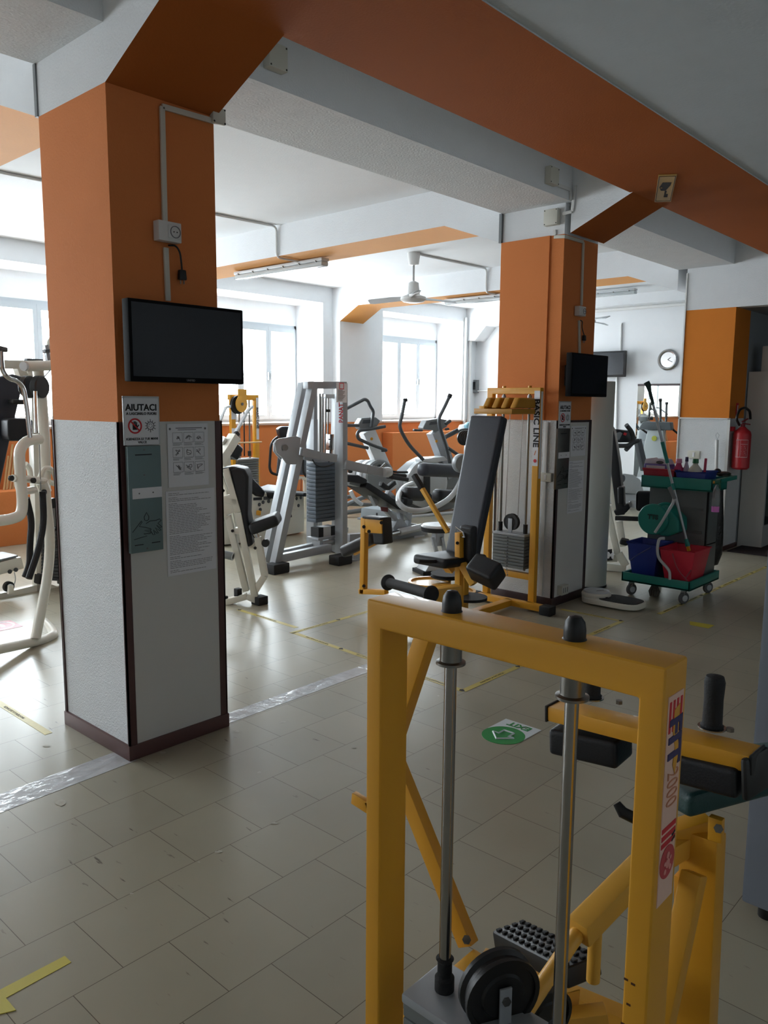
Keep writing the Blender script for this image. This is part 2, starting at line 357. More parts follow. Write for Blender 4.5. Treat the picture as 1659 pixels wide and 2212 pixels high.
strip('silver_floor_tape', (2.33, 3.262), (3.75, 3.29), .115, STAPE, label='wrinkled silver tape on the floor right of the foreground pillar', cat='floor tape', group='silver floor tape')
# exit sticker
ex = thing('floor_sticker', 'white and green exit arrow sticker on the floor', 'floor sticker', (3.23, 2.09, 0))
mbx = MB(); cs = Vector((3.22, 2.10, 0))
sx = Vector((0, -1, 0)); sy = Vector((-1, 0, 0))        # text right is -Y, text up is +X  (seen upside down)
GREEN = mat('green_print', (36, 150, 76), .3, var=.04); STW = mat('white_sticker', (226, 232, 236), .3, var=.02)
obj('sheet', MB().box(3.22, 1.985, 0, 3.385, 2.20, .0015), STW, ex)
obj('green_disc', MB().cyl((3.20, 2.092, 0), (3.20, 2.092, .0018), .108, 40), GREEN, ex)
def arrow2d(name, pts, m, par, o, xd, yd, s, z=.0022, wire=0):
    q = [Vector(o)+Vector(xd)*a*s+Vector(yd)*b*s+Vector((0,0,z)) for a, b in pts]
    if wire: return obj(name, MB().tube(q, wire, 4, closed=True), m, par)
    return obj(name, MB().flat(q), m, par)
flk = MB(); random.seed(11)
for px, py, w_, h_ in ((130, 1733, 16, 8), (472, 1840, 9, 4), (592, 1778, 9, 4), (430, 1862, 4, 2), (350, 1625, 8, 3), (560, 1668, 5, 2), (610, 1560, 8, 2), (100, 1612, 10, 3), (284, 1930, 6, 2), (765, 1615, 5, 2), (512, 1580, 8, 3)):
    pg = []
    for k in range(9):
        a = 2*PI*k/9; rr = random.uniform(.5, 1.1); v = at(px+math.cos(a)*w_*rr, py+math.sin(a)*h_*rr, Z=.0016); pg.append(v)
    flk.flat(pg[::-1])
obj('floor_flakes', flk, mat('chipped_tile_core', (186, 182, 168), .7, var=.15, scale=60), kind='stuff', label='pale chips where the floor tiles have flaked near the foreground pillar', cat='floor chips')
AR = [(-.3, .5), (.3, .5), (.3, 0), (.62, 0), (0, -.62), (-.62, 0), (-.3, 0)]
arrow2d('arrow_outline', AR, STW, ex, (3.20, 2.092, 0), (0, 1, 0), (1, 0, 0), .10, wire=.006)
text('exit_lettering', 'EXIT', .064, (3.345, 2.09, .0026), (0, 1, 0), (-1, 0, 0), GREEN, ex, bold=.02)
ya = thing('floor_arrow', 'yellow taped arrow on the floor at the lower left', 'floor arrow', (.80, 2.13, 0))
obj('arrow_shaft', MB().hexa([Vector(p)+Vector((0,0,z)) for z in (0, .0014) for p in ((.72, 2.105, 0), (.965, 2.11, 0), (.965, 2.15, 0), (.72, 2.15, 0))]), mat('yellow_arrow_tape', (206, 190, 60), .5), ya)
obj('arrow_head', MB().prism([(.60, 2.13, 0), (.775, 2.04, 0), (.775, 2.23, 0)], (0, 0, .0022)), MATS['yellow_arrow_tape'], ya)
obj('faded_tape_mark', MB().prism([(5.86, 2.06, 0), (5.98, 2.06, 0), (5.96, 2.24, 0), (5.86, 2.2, 0)], (0, 0, .001)), MATS['yellow_arrow_tape'], label='small faded yellow tape mark on the floor behind the foreground machine', cat='floor mark')
rm = thing('floor_sticker', 'red footprint sticker on the floor under the white multi gym', 'floor sticker', (2.2, 5.8, 0))
a, b, c, d = (at(*p, Z=0) for p in ((-40, 1372), (50, 1353), (22, 1340), (-60, 1350)))
obj('sheet', MB().prism([(p.x, p.y, 0) for p in (a, b, c, d)], (0, 0, .0015)), mat('faded_red_print', (160, 30, 52), .4), rm)
m0 = (a+b+c+d)/4
obj('ring_print', MB().lathe([(.105, 0), (.12, 0), (.12, .0006), (.105, .0006)], (m0.x, m0.y, .0016), ring=True), STW, rm)
for s in (-1, 1): obj('footprint', MB().ell((m0.x+s*.03, m0.y, .002), .02, .055, .0006), STW, rm)

# ================================================================== FITTINGS ON THE PILLARS
def channel(mb, pts, w=.024, dpt=.012, n=(0, -1, 0)): return mb.path(pts, w, dpt, n, .002)
SOCK = mat('white_socket_plastic', (216, 216, 214), .4, var=.02)
IVORY = mat('ivory_box_plastic', (206, 204, 192), .5, var=.02)
def on1(px, py, Y=3.18): return at(px, py, Y=Y)
cd = MB(); channel(cd, [on1(363, 650), on1(358, 535)]); channel(cd, [on1(356, 478), on1(350, 230), on1(462, 262)])
obj('cable_channel', cd, IVORY, label='ivory cable channel rising from the large screen on the near pillar', cat='cable channel')
p = on1(363, 500, 3.16)
def socket_box(px, py, Y, w, h, label, X=None):
    c = at(px, py, Y=Y-.0) ; r = thing('socket_box', label, 'socket', (c.x, Y+.03, c.z-h/2))
    obj('box', MB().box(c.x-w/2, Y-.0, c.z-h/2, c.x+w/2, Y+.045, c.z+h/2, .004), SOCK, r)
    obj('outlet_face', MB().box(c.x-w*.1, Y-.004, c.z-h*.33, c.x+w*.42, Y+.001, c.z+h*.33, .002), SOCK, r)
    e = c.x+w*.2
    obj('outlet_ring', MB().lathe([(.023*h/.085, 0), (.026*h/.085, 0), (.026*h/.085, .004), (.023*h/.085, .004)], (e, Y-.003, c.z), (0, -1, 0), ring=True), GINK, r)
    for dx in (-.008, .008): obj('outlet_hole', MB().cyl((e+dx, Y-.003, c.z), (e+dx, Y-.0075, c.z), .0025, 8), INK, r)
    return r
socket_box(368, 500, 3.138, .115, .085, 'white socket box on the near pillar above the large screen')
socket_box(1259, 672, 3.19, .105, .075, 'white socket box on the second pillar above the small screen')
def plug(pts, Y, label, s=1.):
    r = thing('power_cable', label, 'power cable', on1(*pts[0], Y))
    q = [on1(*p, Y) for p in pts]
    obj('cord', MB().tube(q, .0042*s, 8, rad=.03), BLACK, r)
    e = q[-1]; obj('plug_body', MB().bar(e, e-Vector((0, 0, .045*s)), .032*s, .022*s, (0, 1, 0), .006, w2=.04*s), BLACK, r)
    for dx in (-.009, .009): obj('plug_pin', MB().cyl(e+Vector((dx*s, 0, -.045*s)), e+Vector((dx*s, 0, -.062*s)), .0028*s, 8), STEEL, r)
plug([(364, 530), (380, 530), (389, 545), (392, 570), (393, 583)], 3.165, 'black cable with plug hanging beside the socket of the near pillar')
plug([(1254, 692), (1258, 694), (1257, 708), (1260, 718), (1262, 724)], 3.21, 'black cable with plug hanging on the second pillar')
def screen(pts, Y, th, label, brand=None, wall=.05, bs=.012):
    q = [at(*p, Y=Y) for p in pts]; x0 = (q[0].x+q[3].x)/2; x1 = (q[1].x+q[2].x)/2; z1 = (q[0].z+q[1].z)/2; z0 = (q[2].z+q[3].z)/2
    r = thing('wall_screen', label, 'television', ((x0+x1)/2, Y+th, z0))
    obj('housing', MB().box(x0, Y, z0, x1, Y+th, z1, .006), mat('matt_black_plastic', (18, 19, 21), .7, var=.08, spec=.1), r)
    b = .014; obj('display', MB().box(x0+b, Y-.0012, z0+b*1.6, x1-b, Y+.002, z1-b), SCREEN, r)
    xm = (x0+x1)/2; zm = (z0+z1)/2
    obj('wall_bracket', MB().box(xm-.12, Y+th, zm-.08, xm+.02, Y+th+wall, zm+.08), DGREY, r)
    if brand: text('brand_lettering', brand, bs, (xm, Y-.0016, z0+b*.75), (1, 0, 0), (0, 0, 1), GINK, r, bold=.02)
    return r
screen([(277, 645), (525, 668), (527, 830), (281, 824)], 3.04, .05, 'large black television on the near pillar', 'UNITED', .10)
screen([(1236, 762), (1315, 768), (1310, 857), (1233, 857)], 3.08, .05, 'small black television on the second pillar', None, .11)
cd = MB(); Y2 = 3.232
channel(cd, [at(1252, 764, Y=Y2), at(1251, 692, Y=Y2)]); channel(cd, [at(1256, 660, Y=Y2), at(1260, 523, Y=Y2), at(1221, 511, Y=Y2)])
channel(cd, [at(1221, 511, X=5.592), at(1197, 512, X=5.592)], n=(-1, 0, 0))
obj('cable_channel', cd, IVORY, label='ivory cable channel at the top of the second pillar', cat='cable channel')
cd = MB(); channel(cd, [Vector((5.59, 3.335, .08)), Vector((5.59, 3.335, 1.50))], .035, .014, (-1, 0, 0))
obj('cable_channel', cd, SOCK, label='white vertical trunking low on the second pillar', cat='cable channel')
def junction(px, py, Y, w, label, X=None, dpt=.05):
    c = at(px, py, Y=Y) if X is None else at(px, py, X=X)
    r = thing('junction_box', label, 'junction box', c-Vector((0, 0, w/2)))
    if X is None:
        obj('box', MB().box(c.x-w/2, Y-dpt, c.z-w/2, c.x+w/2, Y, c.z+w/2, .004), IVORY, r)
        for a in (-1, 1):
            for b in (-1, 1): obj('screw', MB().cyl((c.x+a*w*.42, Y-dpt-.0015, c.z+b*w*.42), (c.x+a*w*.42, Y-dpt, c.z+b*w*.42), .0045, 8), INK, r)
    else:
        obj('box', MB().box(X-dpt, c.y-w/2, c.z-w/2, X, c.y+w/2, c.z+w/2, .004), IVORY, r)
        for a in (-1, 1):
            for b in (-1, 1): obj('screw', MB().cyl((X-dpt-.0015, c.y+a*w*.42, c.z+b*w*.42), (X-dpt, c.y+a*w*.42, c.z+b*w*.42), .0045, 8), INK, r)
junction(588, 128, 3.19, .115, 'ivory junction box on the beam beside the near pillar')
junction(1186, 382, 3.19, .12, 'junction box on the beam left of the second pillar')
junction(1196, 471, None, .12, 'junction box on top of the second pillar', X=5.60)
junction(466, 253, 3.19, .07, 'small junction box at the corner of the near pillar', dpt=.03)
cd = MB(); channel(cd, [at(1198, 497, X=5.592), at(1199, 508, X=5.592)], n=(-1, 0, 0)); channel(cd, [at(1215, 462, X=5.592), at(1236, 457, X=5.592), at(1243, 400, X=5.592)], n=(-1, 0, 0))
channel(cd, [at(1200, 398, Y=3.182), at(1233, 410, Y=3.182), at(1233, 432, Y=3.182)])
obj('cable_channel', cd, SOCK, label='white cable channel between the junction boxes of the second pillar', cat='cable channel')
# camera warning sign on the orange beam
q = [at(*p, Z=3.155) for p in ((1422, 378), (1463, 376), (1452, 436), (1411, 436))]
cx = sum((v.x for v in q))/4; cy = sum((v.y for v in q))/4
SGY = mat('yellow_sign', (196, 150, 44), .4, var=.03)
cs = thing('camera_sign', 'yellow video surveillance sign under the orange beam', 'sign', (cx, cy, 3.15))
ux = (q[1]-q[0]+q[2]-q[3]).normalized(); uy = (q[0]-q[3]+q[1]-q[2]); W = (q[1]-q[0]).length; H = uy.length/2; uy = uy.normalized()
C0 = Vector((cx, cy, 3.1535)); S = lambda a, b, dz=0: C0+ux*a*W/2+uy*b*H/2+Vector((0, 0, dz))
obj('plate', MB().prism([S(-1,-1), S(1,-1), S(1,1), S(-1,1)], (0, 0, .003)), SGY, cs)
obj('border', MB().tube([S(-.88,-.9,-.001), S(.88,-.9,-.001), S(.88,.9,-.001), S(-.88,.9,-.001)], .002, 4, closed=True), INK, cs)
obj('camera_print', MB().flat([S(-.7,.15,-.001), S(-.45,-.1,-.001), S(.1,-.1,-.001), S(.55,.3,-.001), S(.6,.5,-.001), S(-.4,.5,-.001)]), INK, cs)
obj('bracket_print', MB().flat([S(.0,-.1,-.0012), S(.0,-.6,-.0012), S(.45,-.6,-.0012), S(.45,-.35,-.0012), S(.2,-.35,-.0012), S(.25,-.1,-.0012)]), INK, cs)
obj('lens_print', MB().cyl(S(-.45,.12,-.0012), S(-.45,.12,-.002), W*.06, 14), SGY, cs)
# notices on the pillars ------------------------------------------------
def sheet(x0, x1, z0, z1, Y, label, name='notice_sheet', m=PAPER, cat='notice', th=.0015):
    r = thing(name, label, cat, ((x0+x1)/2, Y, z0)); obj('sheet', MB().box(x0, Y-th, z0, x1, Y, z1), m, r); return r
def help_sign(x0, x1, z0, z1, Y, label):
    r = sheet(x0, x1, z0, z1, Y, label, 'hygiene_sign', cat='sign', th=.005); w = x1-x0; h = z1-z0; xm = (x0+x1)/2; y = Y-.0062
    f = MB().box(x0-.004, Y-.007, z1-.004, x1+.004, Y, z1+.004).box(x0-.004, Y-.007, z0, x0, Y, z1).box(x1, Y-.007, z0, x1+.004, Y, z1); obj('sign_frame', f, SILVERL, r)
    X = (1, 0, 0); Z = (0, 0, 1)
    text('sign_lettering', 'AIUTACI', w*.235, (xm, y, z1-h*.22), X, Z, INK, r, bold=.025)
    text('sign_lettering', 'A LASCIARLO FUORI', w*.095, (xm, y, z1-h*.345), X, Z, INK, r, bold=.02)
    text('sign_lettering', 'IGIENIZZA LE TUE MANI\nVALCE', w*.085, (xm, y, z0+h*.09), X, Z, INK, r, bold=.015)
    cxx, cz = xm-w*.2, z0+h*.40; R = w*.2
    obj('prohibition_ring', MB().lathe([(R*.8, 0), (R, 0), (R, .001), (R*.8, .001)], (cxx, y, cz), (0, -1, 0), 28, True).bar((cxx-R*.6, y-.0012, cz+R*.6), (cxx+R*.6, y-.0012, cz-R*.6), R*.18, .001, (0, 1, 0), 0), REDS, r)
    hd = MB().box(cxx-R*.32, y-.0004, cz-R*.5, cxx+R*.32, y+.0006, cz+R*.15)
    for k in range(4): hd.box(cxx-R*.32+k*R*.17, y-.0004, cz+R*.1, cxx-R*.32+k*R*.17+R*.12, y+.0006, cz+R*(.5+.1*(k in (1, 2))))
    hd.bar((cxx+R*.3, y, cz-R*.2), (cxx+R*.55, y, cz+R*.15), R*.14, .001, (0, 1, 0), 0); obj('hand_print', hd, INK, r)
    gx, gz = xm+w*.25, cz
    g = MB().lathe([(R*.45, 0), (R*.55, 0), (R*.55, .001), (R*.45, .001)], (gx, y, gz), (0, -1, 0), 20, True)
    for k in range(12):
        a = k*PI/6; g.bar((gx+math.cos(a)*R*.5, y, gz+math.sin(a)*R*.5), (gx+math.cos(a)*R*(.75+.12*(k % 2)), y, gz+math.sin(a)*R*(.75+.12*(k % 2))), R*.09, .001, (0, 1, 0), 0)
    for k in range(7):
        a = k*2.4; g.cyl((gx+math.cos(a)*R*.26, y, gz+math.sin(a)*R*.26), (gx+math.cos(a)*R*.26, y-.001, gz+math.sin(a)*R*.26), R*.06, 8)
    obj('germ_print', g, GINK, r)
    return r
def xs_z(pts, Y):
    q = [at(*p, Y=Y) for p in pts]; return (q[0].x+q[3].x)/2, (q[1].x+q[2].x)/2, (q[2].z+q[3].z)/2, (q[0].z+q[1].z)/2
def dispenser(pts, Y, label, m):
    x0, x1, z0, z1 = xs_z(pts, Y); w = x1-x0; h = z1-z0; xm = (x0+x1)/2; r = thing('hand_gel_dispenser', label, 'dispenser', (xm, Y+.02, z0)); y = Y-.0008
    obj('plate', MB().box(x0, Y, z0, x1, Y+.02, z1, .002), m, r)
    obj('white_strip', MB().box(x0+w*.1, Y-.002, z0+h*.51, x1+w*.0, Y, z0+h*.61), PAPER, r)
    obj('slot', MB().box(x0+w*.22, Y-.001, z0+h*.915, x0+w*.72, Y+.001, z0+h*.925).box(x0+w*.12, Y-.001, z0+h*.07, x0+w*.38, Y+.001, z0+h*.078).box(x0+w*.64, Y-.001, z0+h*.075, x0+w*.9, Y+.001, z0+h*.083), INK, r)
    for a, b in ((.5, .965), (.48, .73), (.3, .56), (.72, .56), (.5, .03)): obj('screw', MB().cyl((x0+w*a, Y-.003, z0+h*b), (x0+w*a, Y, z0+h*b), w*.022, 10), GINK, r)
    q = lambda pp: [(x0+w*a, y, z0+h*b) for a, b in pp]
    dr = MB().tube(q([(.5, .375), (.43, .335), (.44, .305), (.5, .295), (.56, .305), (.57, .335)]), w*.008, 5, closed=True)
    dr.tube(q([(.06, .2), (.2, .25), (.34, .30), (.36, .29), (.27, .25), (.45, .235), (.62, .215), (.63, .205), (.42, .205), (.62, .18), (.6, .17), (.4, .175), (.5, .15), (.35, .145), (.1, .13)]), w*.008, 5)
    dr.tube(q([(.48, .27), (.6, .29), (.78, .29), (.9, .30), (.95, .285), (.84, .26), (.97, .22), (.93, .215), (.8, .24), (.94, .19), (.9, .185), (.76, .22), (.85, .165), (.8, .165), (.7, .2), (.74, .15), (.68, .155), (.6, .2)]), w*.008, 5)
    obj('hand_washing_print', dr, INK, r); return r
PETROL = mat('grey_green_metal', (112, 132, 134), .45, .35, var=.04)
x0, x1, z0, z1 = xs_z([(266, 858), (342, 858), (343, 960), (270, 962)], 3.16); help_sign(x0, x1, z0, z1, 3.165, 'white hygiene sign on the near pillar above the grey green dispenser')
dispenser([(275, 964), (346, 963), (354, 1188), (283, 1195)], 3.150, 'grey green hand gel dispenser plate on the near pillar', PETROL)
def icon_poster(pts, Y, label):
    x0, x1, z0, z1 = xs_z(pts, Y); r = sheet(x0, x1, z0, z1, Y, label, 'hand_washing_poster', cat='poster'); w = x1-x0; h = z1-z0; y = Y-.0022
    g = MB(); b = MB()
    for i in range(3):
        for j in range(3):
            ax = x0+w*(.12+.27*i); az = z1-h*(.14+.235*j); bw = w*.235; bh = h*.155
            b.tube([(ax, y, az), (ax+bw, y, az), (ax+bw, y, az-bh), (ax, y, az-bh)], w*.004, 4, closed=True)
            random.seed(i*3+j); pp = [(ax+bw*random.uniform(.15, .85), y, az-bh*random.uniform(.15, .85)) for _ in range(9)]
            g.tube(pp, w*.006, 4, rad=.01)
            for k in range(3): g.box(ax, y, az-bh*1.12-k*h*.014, ax+bw*random.uniform(.6, 1), y+.0004, az-bh*1.12-k*h*.014+h*.005)
    g.box(x0+w*.2, y, z1-h*.075, x1-w*.15, y+.0004, z1-h*.062).box(x0+w*.25, y, z1-h*.1, x1-w*.3, y+.0004, z1-h*.09).cyl((x0+w*.06, y, z1-h*.08), (x0+w*.06, y-.0004, z1-h*.08), w*.025, 12).cyl((x1-w*.07, y, z1-h*.08), (x1-w*.07, y-.0004, z1-h*.08), w*.025, 12)
    obj('icon_frames', b, GINK, r); obj('icon_drawings', g, GINK, r); return r
def rules_sheet(pts, Y, label, n=46):
    x0, x1, z0, z1 = xs_z(pts, Y); r = sheet(x0, x1, z0, z1, Y, label, 'rules_sheet'); w = x1-x0; h = z1-z0; y = Y-.0022; random.seed(5)
    t = MB(); k = 0; z = z1-h*.02
    while z > z0+h*.03:
        if k in (0, 2, 5, 24, 36, 38, 43): L = random.uniform(.15, .25); z -= h*.012
        else: L = random.uniform(.55, .92)
        a = x0+w*.05; e = a+w*L
        while a < e: l = w*random.uniform(.03, .09); t.box(a, y, z, min(a+l, e), y+.0004, z+h*.0065); a += l+w*.012
        z -= h*.0195; k += 1
    obj('text_lines', t, mat('faint_text', (150, 148, 152), .8), r); return r
icon_poster([(361, 912), (449, 918), (450, 1045), (364, 1055)], 3.182, 'hand washing poster with nine drawings on the near pillar')
rules_sheet([(357, 1058), (462, 1057), (468, 1228), (363, 1245)], 3.184, 'long rules sheet below the poster on the near pillar')
Y2 = 3.222
x0, x1, z0, z1 = xs_z([(1208, 868), (1232, 868), (1230, 925), (1206, 925)], Y2); help_sign(x0, x1, z0, z1, Y2, 'small white hygiene sign on the second pillar')
dispenser([(1205, 926), (1230, 926), (1229, 1055), (1201, 1056)], 3.205, 'steel hand gel dispenser on the second pillar', STEEL)
icon_poster([(1234, 918), (1267, 922), (1263, 985), (1232, 985)], 3.234, 'hand washing poster on the second pillar')
rules_sheet([(1229, 995), (1262, 995), (1257, 1104), (1224, 1110)], 3.234, 'rules sheet low on the second pillar')
c = at(1219, 1274, Y=3.20); sb = thing('socket_box', 'ivory three way socket low on the second pillar', 'socket', (c.x, 3.236, c.z-.04))
obj('box', MB().box(c.x-.055, 3.19, c.z-.04, c.x+.055, 3.236, c.z+.04, .004), IVORY, sb)
for k in range(3): obj('socket_slot', MB().box(c.x-.036+k*.033, 3.1885, c.z-.02, c.x-.028+k*.033, 3.191, c.z+.02), GINK, sb)
c = at(1179, 1031, X=5.57); sb = thing('light_switch', 'ivory light switch on the left side of the second pillar', 'switch', (5.6, c.y, c.z-.035))
obj('plate', MB().box(5.565, c.y-.05, c.z-.035, 5.60, c.y+.05, c.z+.035, .003), IVORY, sb); obj('rocker', MB().box(5.562, c.y-.008, c.z-.02, 5.566, c.y+.012, c.z+.02, .001), PAPER, sb)
c = at(1498, 982, X=9.13); sb = thing('light_switch', 'ivory light switch on the far pillar', 'switch', (9.14, c.y, c.z-.04))
obj('plate', MB().box(9.128, c.y-.07, c.z-.045, 9.14, c.y+.07, c.z+.045, .003), IVORY, sb); obj('rocker', MB().box(9.124, c.y-.012, c.z-.025, 9.13, c.y+.012, c.z+.025, .001), PAPER, sb)
tr = MB().box(9.125, 3.69, .05, 9.14, 3.705, CZ-.35).box(9.125, 3.12, .05, 9.14, 3.15, 1.5).box(9.125, 3.12, 1.49, 9.14, 3.705, 1.505)
obj('pillar_edge_moulding', tr, SOCK, kind='structure')
# white joint strips beside the capitals
for x, y in ((1.79, 3.81), (5.59, 3.82)):
    obj('joint_strip', MB().box(x-.012, y-.012, HZ, x+.01, y+.012, BZ), MGREY, kind='structure')

# ================================================================== CEILING FITTINGS
def tube_light(p, q, label, r0=.045):
    p, q = Vector(p), Vector(q); r = thing('tube_light', label, 'ceiling light', (p+q)/2, 'strip lights under the beams'); up = Vector((0, 0, 1))
    obj('housing', MB().bar(p+up*.02, q+up*.02, .11, .035, up, .01), LGREY, r)
    obj('diffuser', MB().bar(p-up*.022, q-up*.022, .10, .05, up, .02, 3), mat('clear_diffuser', (215, 222, 224), .12, var=.01, spec=.7, trans=.35), r)
    obj('lamp_tube', MB().cyl(p.lerp(q, .03)-up*.015, p.lerp(q, .97)-up*.015, .013, 10), PAPER, r)
    for k in range(6):
        c = p.lerp(q, .06+.176*k); obj('clip', MB().box(c.x-.06, c.y-.008, c.z-.006, c.x+.06, c.y+.008, c.z+.012, .002), STEEL, r)
tube_light((5.93, 7.75, 3.11), (5.93, 6.25, 3.11), 'strip light under the ochre beam left of the ceiling fan')
tube_light((9.40, 7.35, 3.11), (9.40, 5.85, 3.11), 'strip light under the ochre beam right of the ceiling fan')
e = at(1374, 628, Z=3.4); tube_light((e.x, e.y, 3.4), (e.x, e.y+1.5, 3.4), 'strip light on the far ceiling behind the second pillar')
def pipe(name, pts, r, label, m=SOCK, rad=.05, cat='conduit'): return obj(name, MB().tube(pts, r, 8, rad=rad), m, label=label, cat=cat)
a = at(597, 480, X=5.585); pipe('conduit', [Vector((2.4, a.y+.2, CZ-.012)), Vector((5.585, a.y, CZ-.012)), Vector((5.585, a.y, 3.145)), Vector((5.9, a.y, 3.145))], .012, 'white conduit running over the ceiling to the left strip light', rad=.06)
a = at(1051, 590, X=9.125); pipe('conduit', [at(893, 547, Z=CZ-.012), Vector((9.125, a.y, CZ-.012)), Vector((9.125, a.y, 3.145)), Vector((9.4, a.y, 3.145))], .012, 'white conduit running from the fan to the right strip light', rad=.06)
def fan(c, ang, label, zc=CZ):
    r = thing('ceiling_fan', label, 'ceiling fan', (c[0], c[1], zc), 'ceiling fans'); x, y = c
    obj('canopy', MB().lathe([(.075, 0), (.08, -.02), (.062, -.14), (.03, -.15)], (x, y, zc)), SOCK, r)
    obj('down_rod', MB().cyl((x, y, zc-.14), (x, y, zc-.36), .013), CHROME, r)
    obj('motor', MB().lathe([(.03, -.34), (.065, -.36), (.08, -.50), (.10, -.51), (.155, -.53), (.16, -.56), (.13, -.585), (.06, -.60), (.0, -.60)], (x, y, zc)), SOCK, r)
    for k in range(3):
        a = ang+k*2*PI/3; d = Vector((math.cos(a), math.sin(a), 0)); s = Vector((-d.y, d.x, 0)); o = Vector((x, y, zc-.55))
        sec = lambda t, w, dz: (o+d*t-s*w*.5+Vector((0, 0, dz-.012)), o+d*t+s*w*.5+Vector((0, 0, dz+.026)))
        a1, b1 = sec(.14, .05, 0); a2, b2 = sec(.28, .12, 0); a3, b3 = sec(.60, .135, -.012); a4, b4 = sec(.64, .06, -.012)
        bl = MB().prism([a1, a2, a3, a4, b4, b3, b2, b1], (0, 0, .006)); obj('blade', bl, LGREY, r)
fc = at(894, 546, Z=CZ); fv = Vector((fc.x, fc.y)); base = math.atan2(-1, 1)
fan((fc.x, fc.y), YAW-PI/2+PI/6, 'three bladed white ceiling fan in the middle bay')
fan((11.35, 6.15), YAW-PI/2+.8, 'three bladed white ceiling fan in the far bay')
# pipes and boxes in the far corner
pipe('wall_pipe', [Vector((12.80, 9.40, .3)), Vector((12.80, 9.40, 2.85)), Vector((12.88, 9.40, 3.0)), Vector((12.88, 9.40, 3.22)), Vector((13.0, 9.35, 3.27)), Vector((13.0, 4.2, 3.27))], .035, 'white pipe rising in the far corner and turning along the end wall', rad=.1, cat='pipe')
pipe('wall_pipe', [Vector((12.70, 9.43, .3)), Vector((12.70, 9.43, 3.3))], .028, 'straight white pipe in the far corner right of the window', cat='pipe')
obj('wall_haunch', MB().prism([(EX, 9.47, 3.3), (EX, 8.6, 3.3), (EX, 8.6, 3.18), (EX, 9.0, 3.12), (EX, 9.25, 2.86), (EX, 9.47, 2.86)], (-.35, 0, 0)), WALLW, kind='structure')
m = thing('wall_meter', 'small grey meter box on the wall in the far corner', 'meter', (13.08, 9.2, 1.92))
c = at(1018, 836, X=13.03); obj('case', MB().box(13.03, c.y-.14, c.z-.12, 13.1, c.y+.12, c.z+.14, .01), MGREY, m); obj('glass_face', MB().box(13.02, c.y-.1, c.z-.05, 13.03, c.y+.06, c.z+.1, .004), SCREEN, m)
obj('outlet_pipe', MB().tube([(13.06, c.y, c.z-.08), (13.06, c.y-1.0, c.z-.08)], .015, 8), SOCK, m)
# end wall: television, clock, mirror
def wall_tv():
    q = [at(*p, X=12.92) for p in ((1288, 758), (1352, 757), (1352, 814), (1288, 818))]; y0 = q[1].y; y1 = y0+1.0; z0 = (q[2].z); z1 = q[1].z
    r = thing('wall_screen', 'black television on the end wall, half hidden behind the small one', 'television', (12.95, (y0+y1)/2, z0))
    obj('housing', MB().box(12.92, y0, z0, 12.98, y1, z1, .01), BLACK, r); obj('display', MB().box(12.917, y0+.03, z0+.04, 12.921, y1-.03, z1-.03), SCREEN, r); obj('wall_bracket', MB().box(12.98, (y0+y1)/2-.1, z0+.1, 13.1, (y0+y1)/2+.1, z1-.1), DGREY, r)
wall_tv()
pipe('conduit', [at(1341, 758, X=13.085), at(1342, 702, X=13.085), at(1344, 698, X=13.085)], .016, 'thin white conduit above the end wall television', rad=.0)
pipe('conduit', [at(1330, 1000, X=13.085), at(1333, 815, X=13.085)], .018, 'thin white conduit below the end wall television', rad=0)
c = at(1441, 777, X=13.05); ck = thing('wall_clock', 'round chrome wall clock on the end wall', 'clock', c-Vector((0, 0, .17)))
obj('rim', MB().lathe([(.115, 0), (.17, 0), (.175, .02), (.15, .045), (.13, .04), (.125, .02), (.115, .02)], c+Vector((.045, 0, 0)), (-1, 0, 0), 40), CHROME, ck)
obj('dial', MB().cyl(c+Vector((.045, 0, 0)), c+Vector((.03, 0, 0)), .13, 36), PAPER, ck)
tk = MB()
for k in range(12):
    a = k*PI/6; u = Vector((0, math.cos(a), math.sin(a))); tk.bar(c+Vector((.028, 0, 0))+u*.095, c+Vector((.028, 0, 0))+u*.115, .008, .002, (1, 0, 0), 0)
obj('hour_marks', tk, INK, ck)
for nm, a, l, w in (('hour_hand', 2.5, .06, .012), ('minute_hand', 3.6, .09, .009)):
    obj(nm, MB().bar(c+Vector((.026, 0, 0)), c+Vector((.026, 0, 0))+Vector((0, math.cos(a), math.sin(a)))*l, w, .003, (1, 0, 0), 0), INK, ck)
q = at(1378, 834, X=13.07); q2 = at(1350, 1090, X=13.07)
mr = thing('wall_mirror', 'large frameless mirror on the end wall with a dark top edge', 'mirror', (13.08, q.y-1.2, .06))
obj('mirror_glass', MB().box(13.07, q.y-2.6, .06, 13.095, q.y, q.z), mat('mirror_silver', (235, 240, 238), .01, 1., var=0.), mr); obj('top_edge', MB().box(13.06, q.y-2.6, q.z, 13.1, q.y, q.z+.035), BROWND, mr)
struct('baseboard_end', MB().box(13.085, 3.3, 0, 13.1, 9.4, .05), SOCK)
# orange boxes under the windows
obj('orange_pipe_casing', MB().box(10.35, 9.22, 0, 12.6, 9.46, 1.13, .01), ORANGE, label='orange painted casing under the right window', cat='casing')
obj('orange_planter_box', MB().box(2.7, 9.12, 0, 4.12, 9.46, .62, .01), ORANGE, label='low orange box under the left window', cat='box')
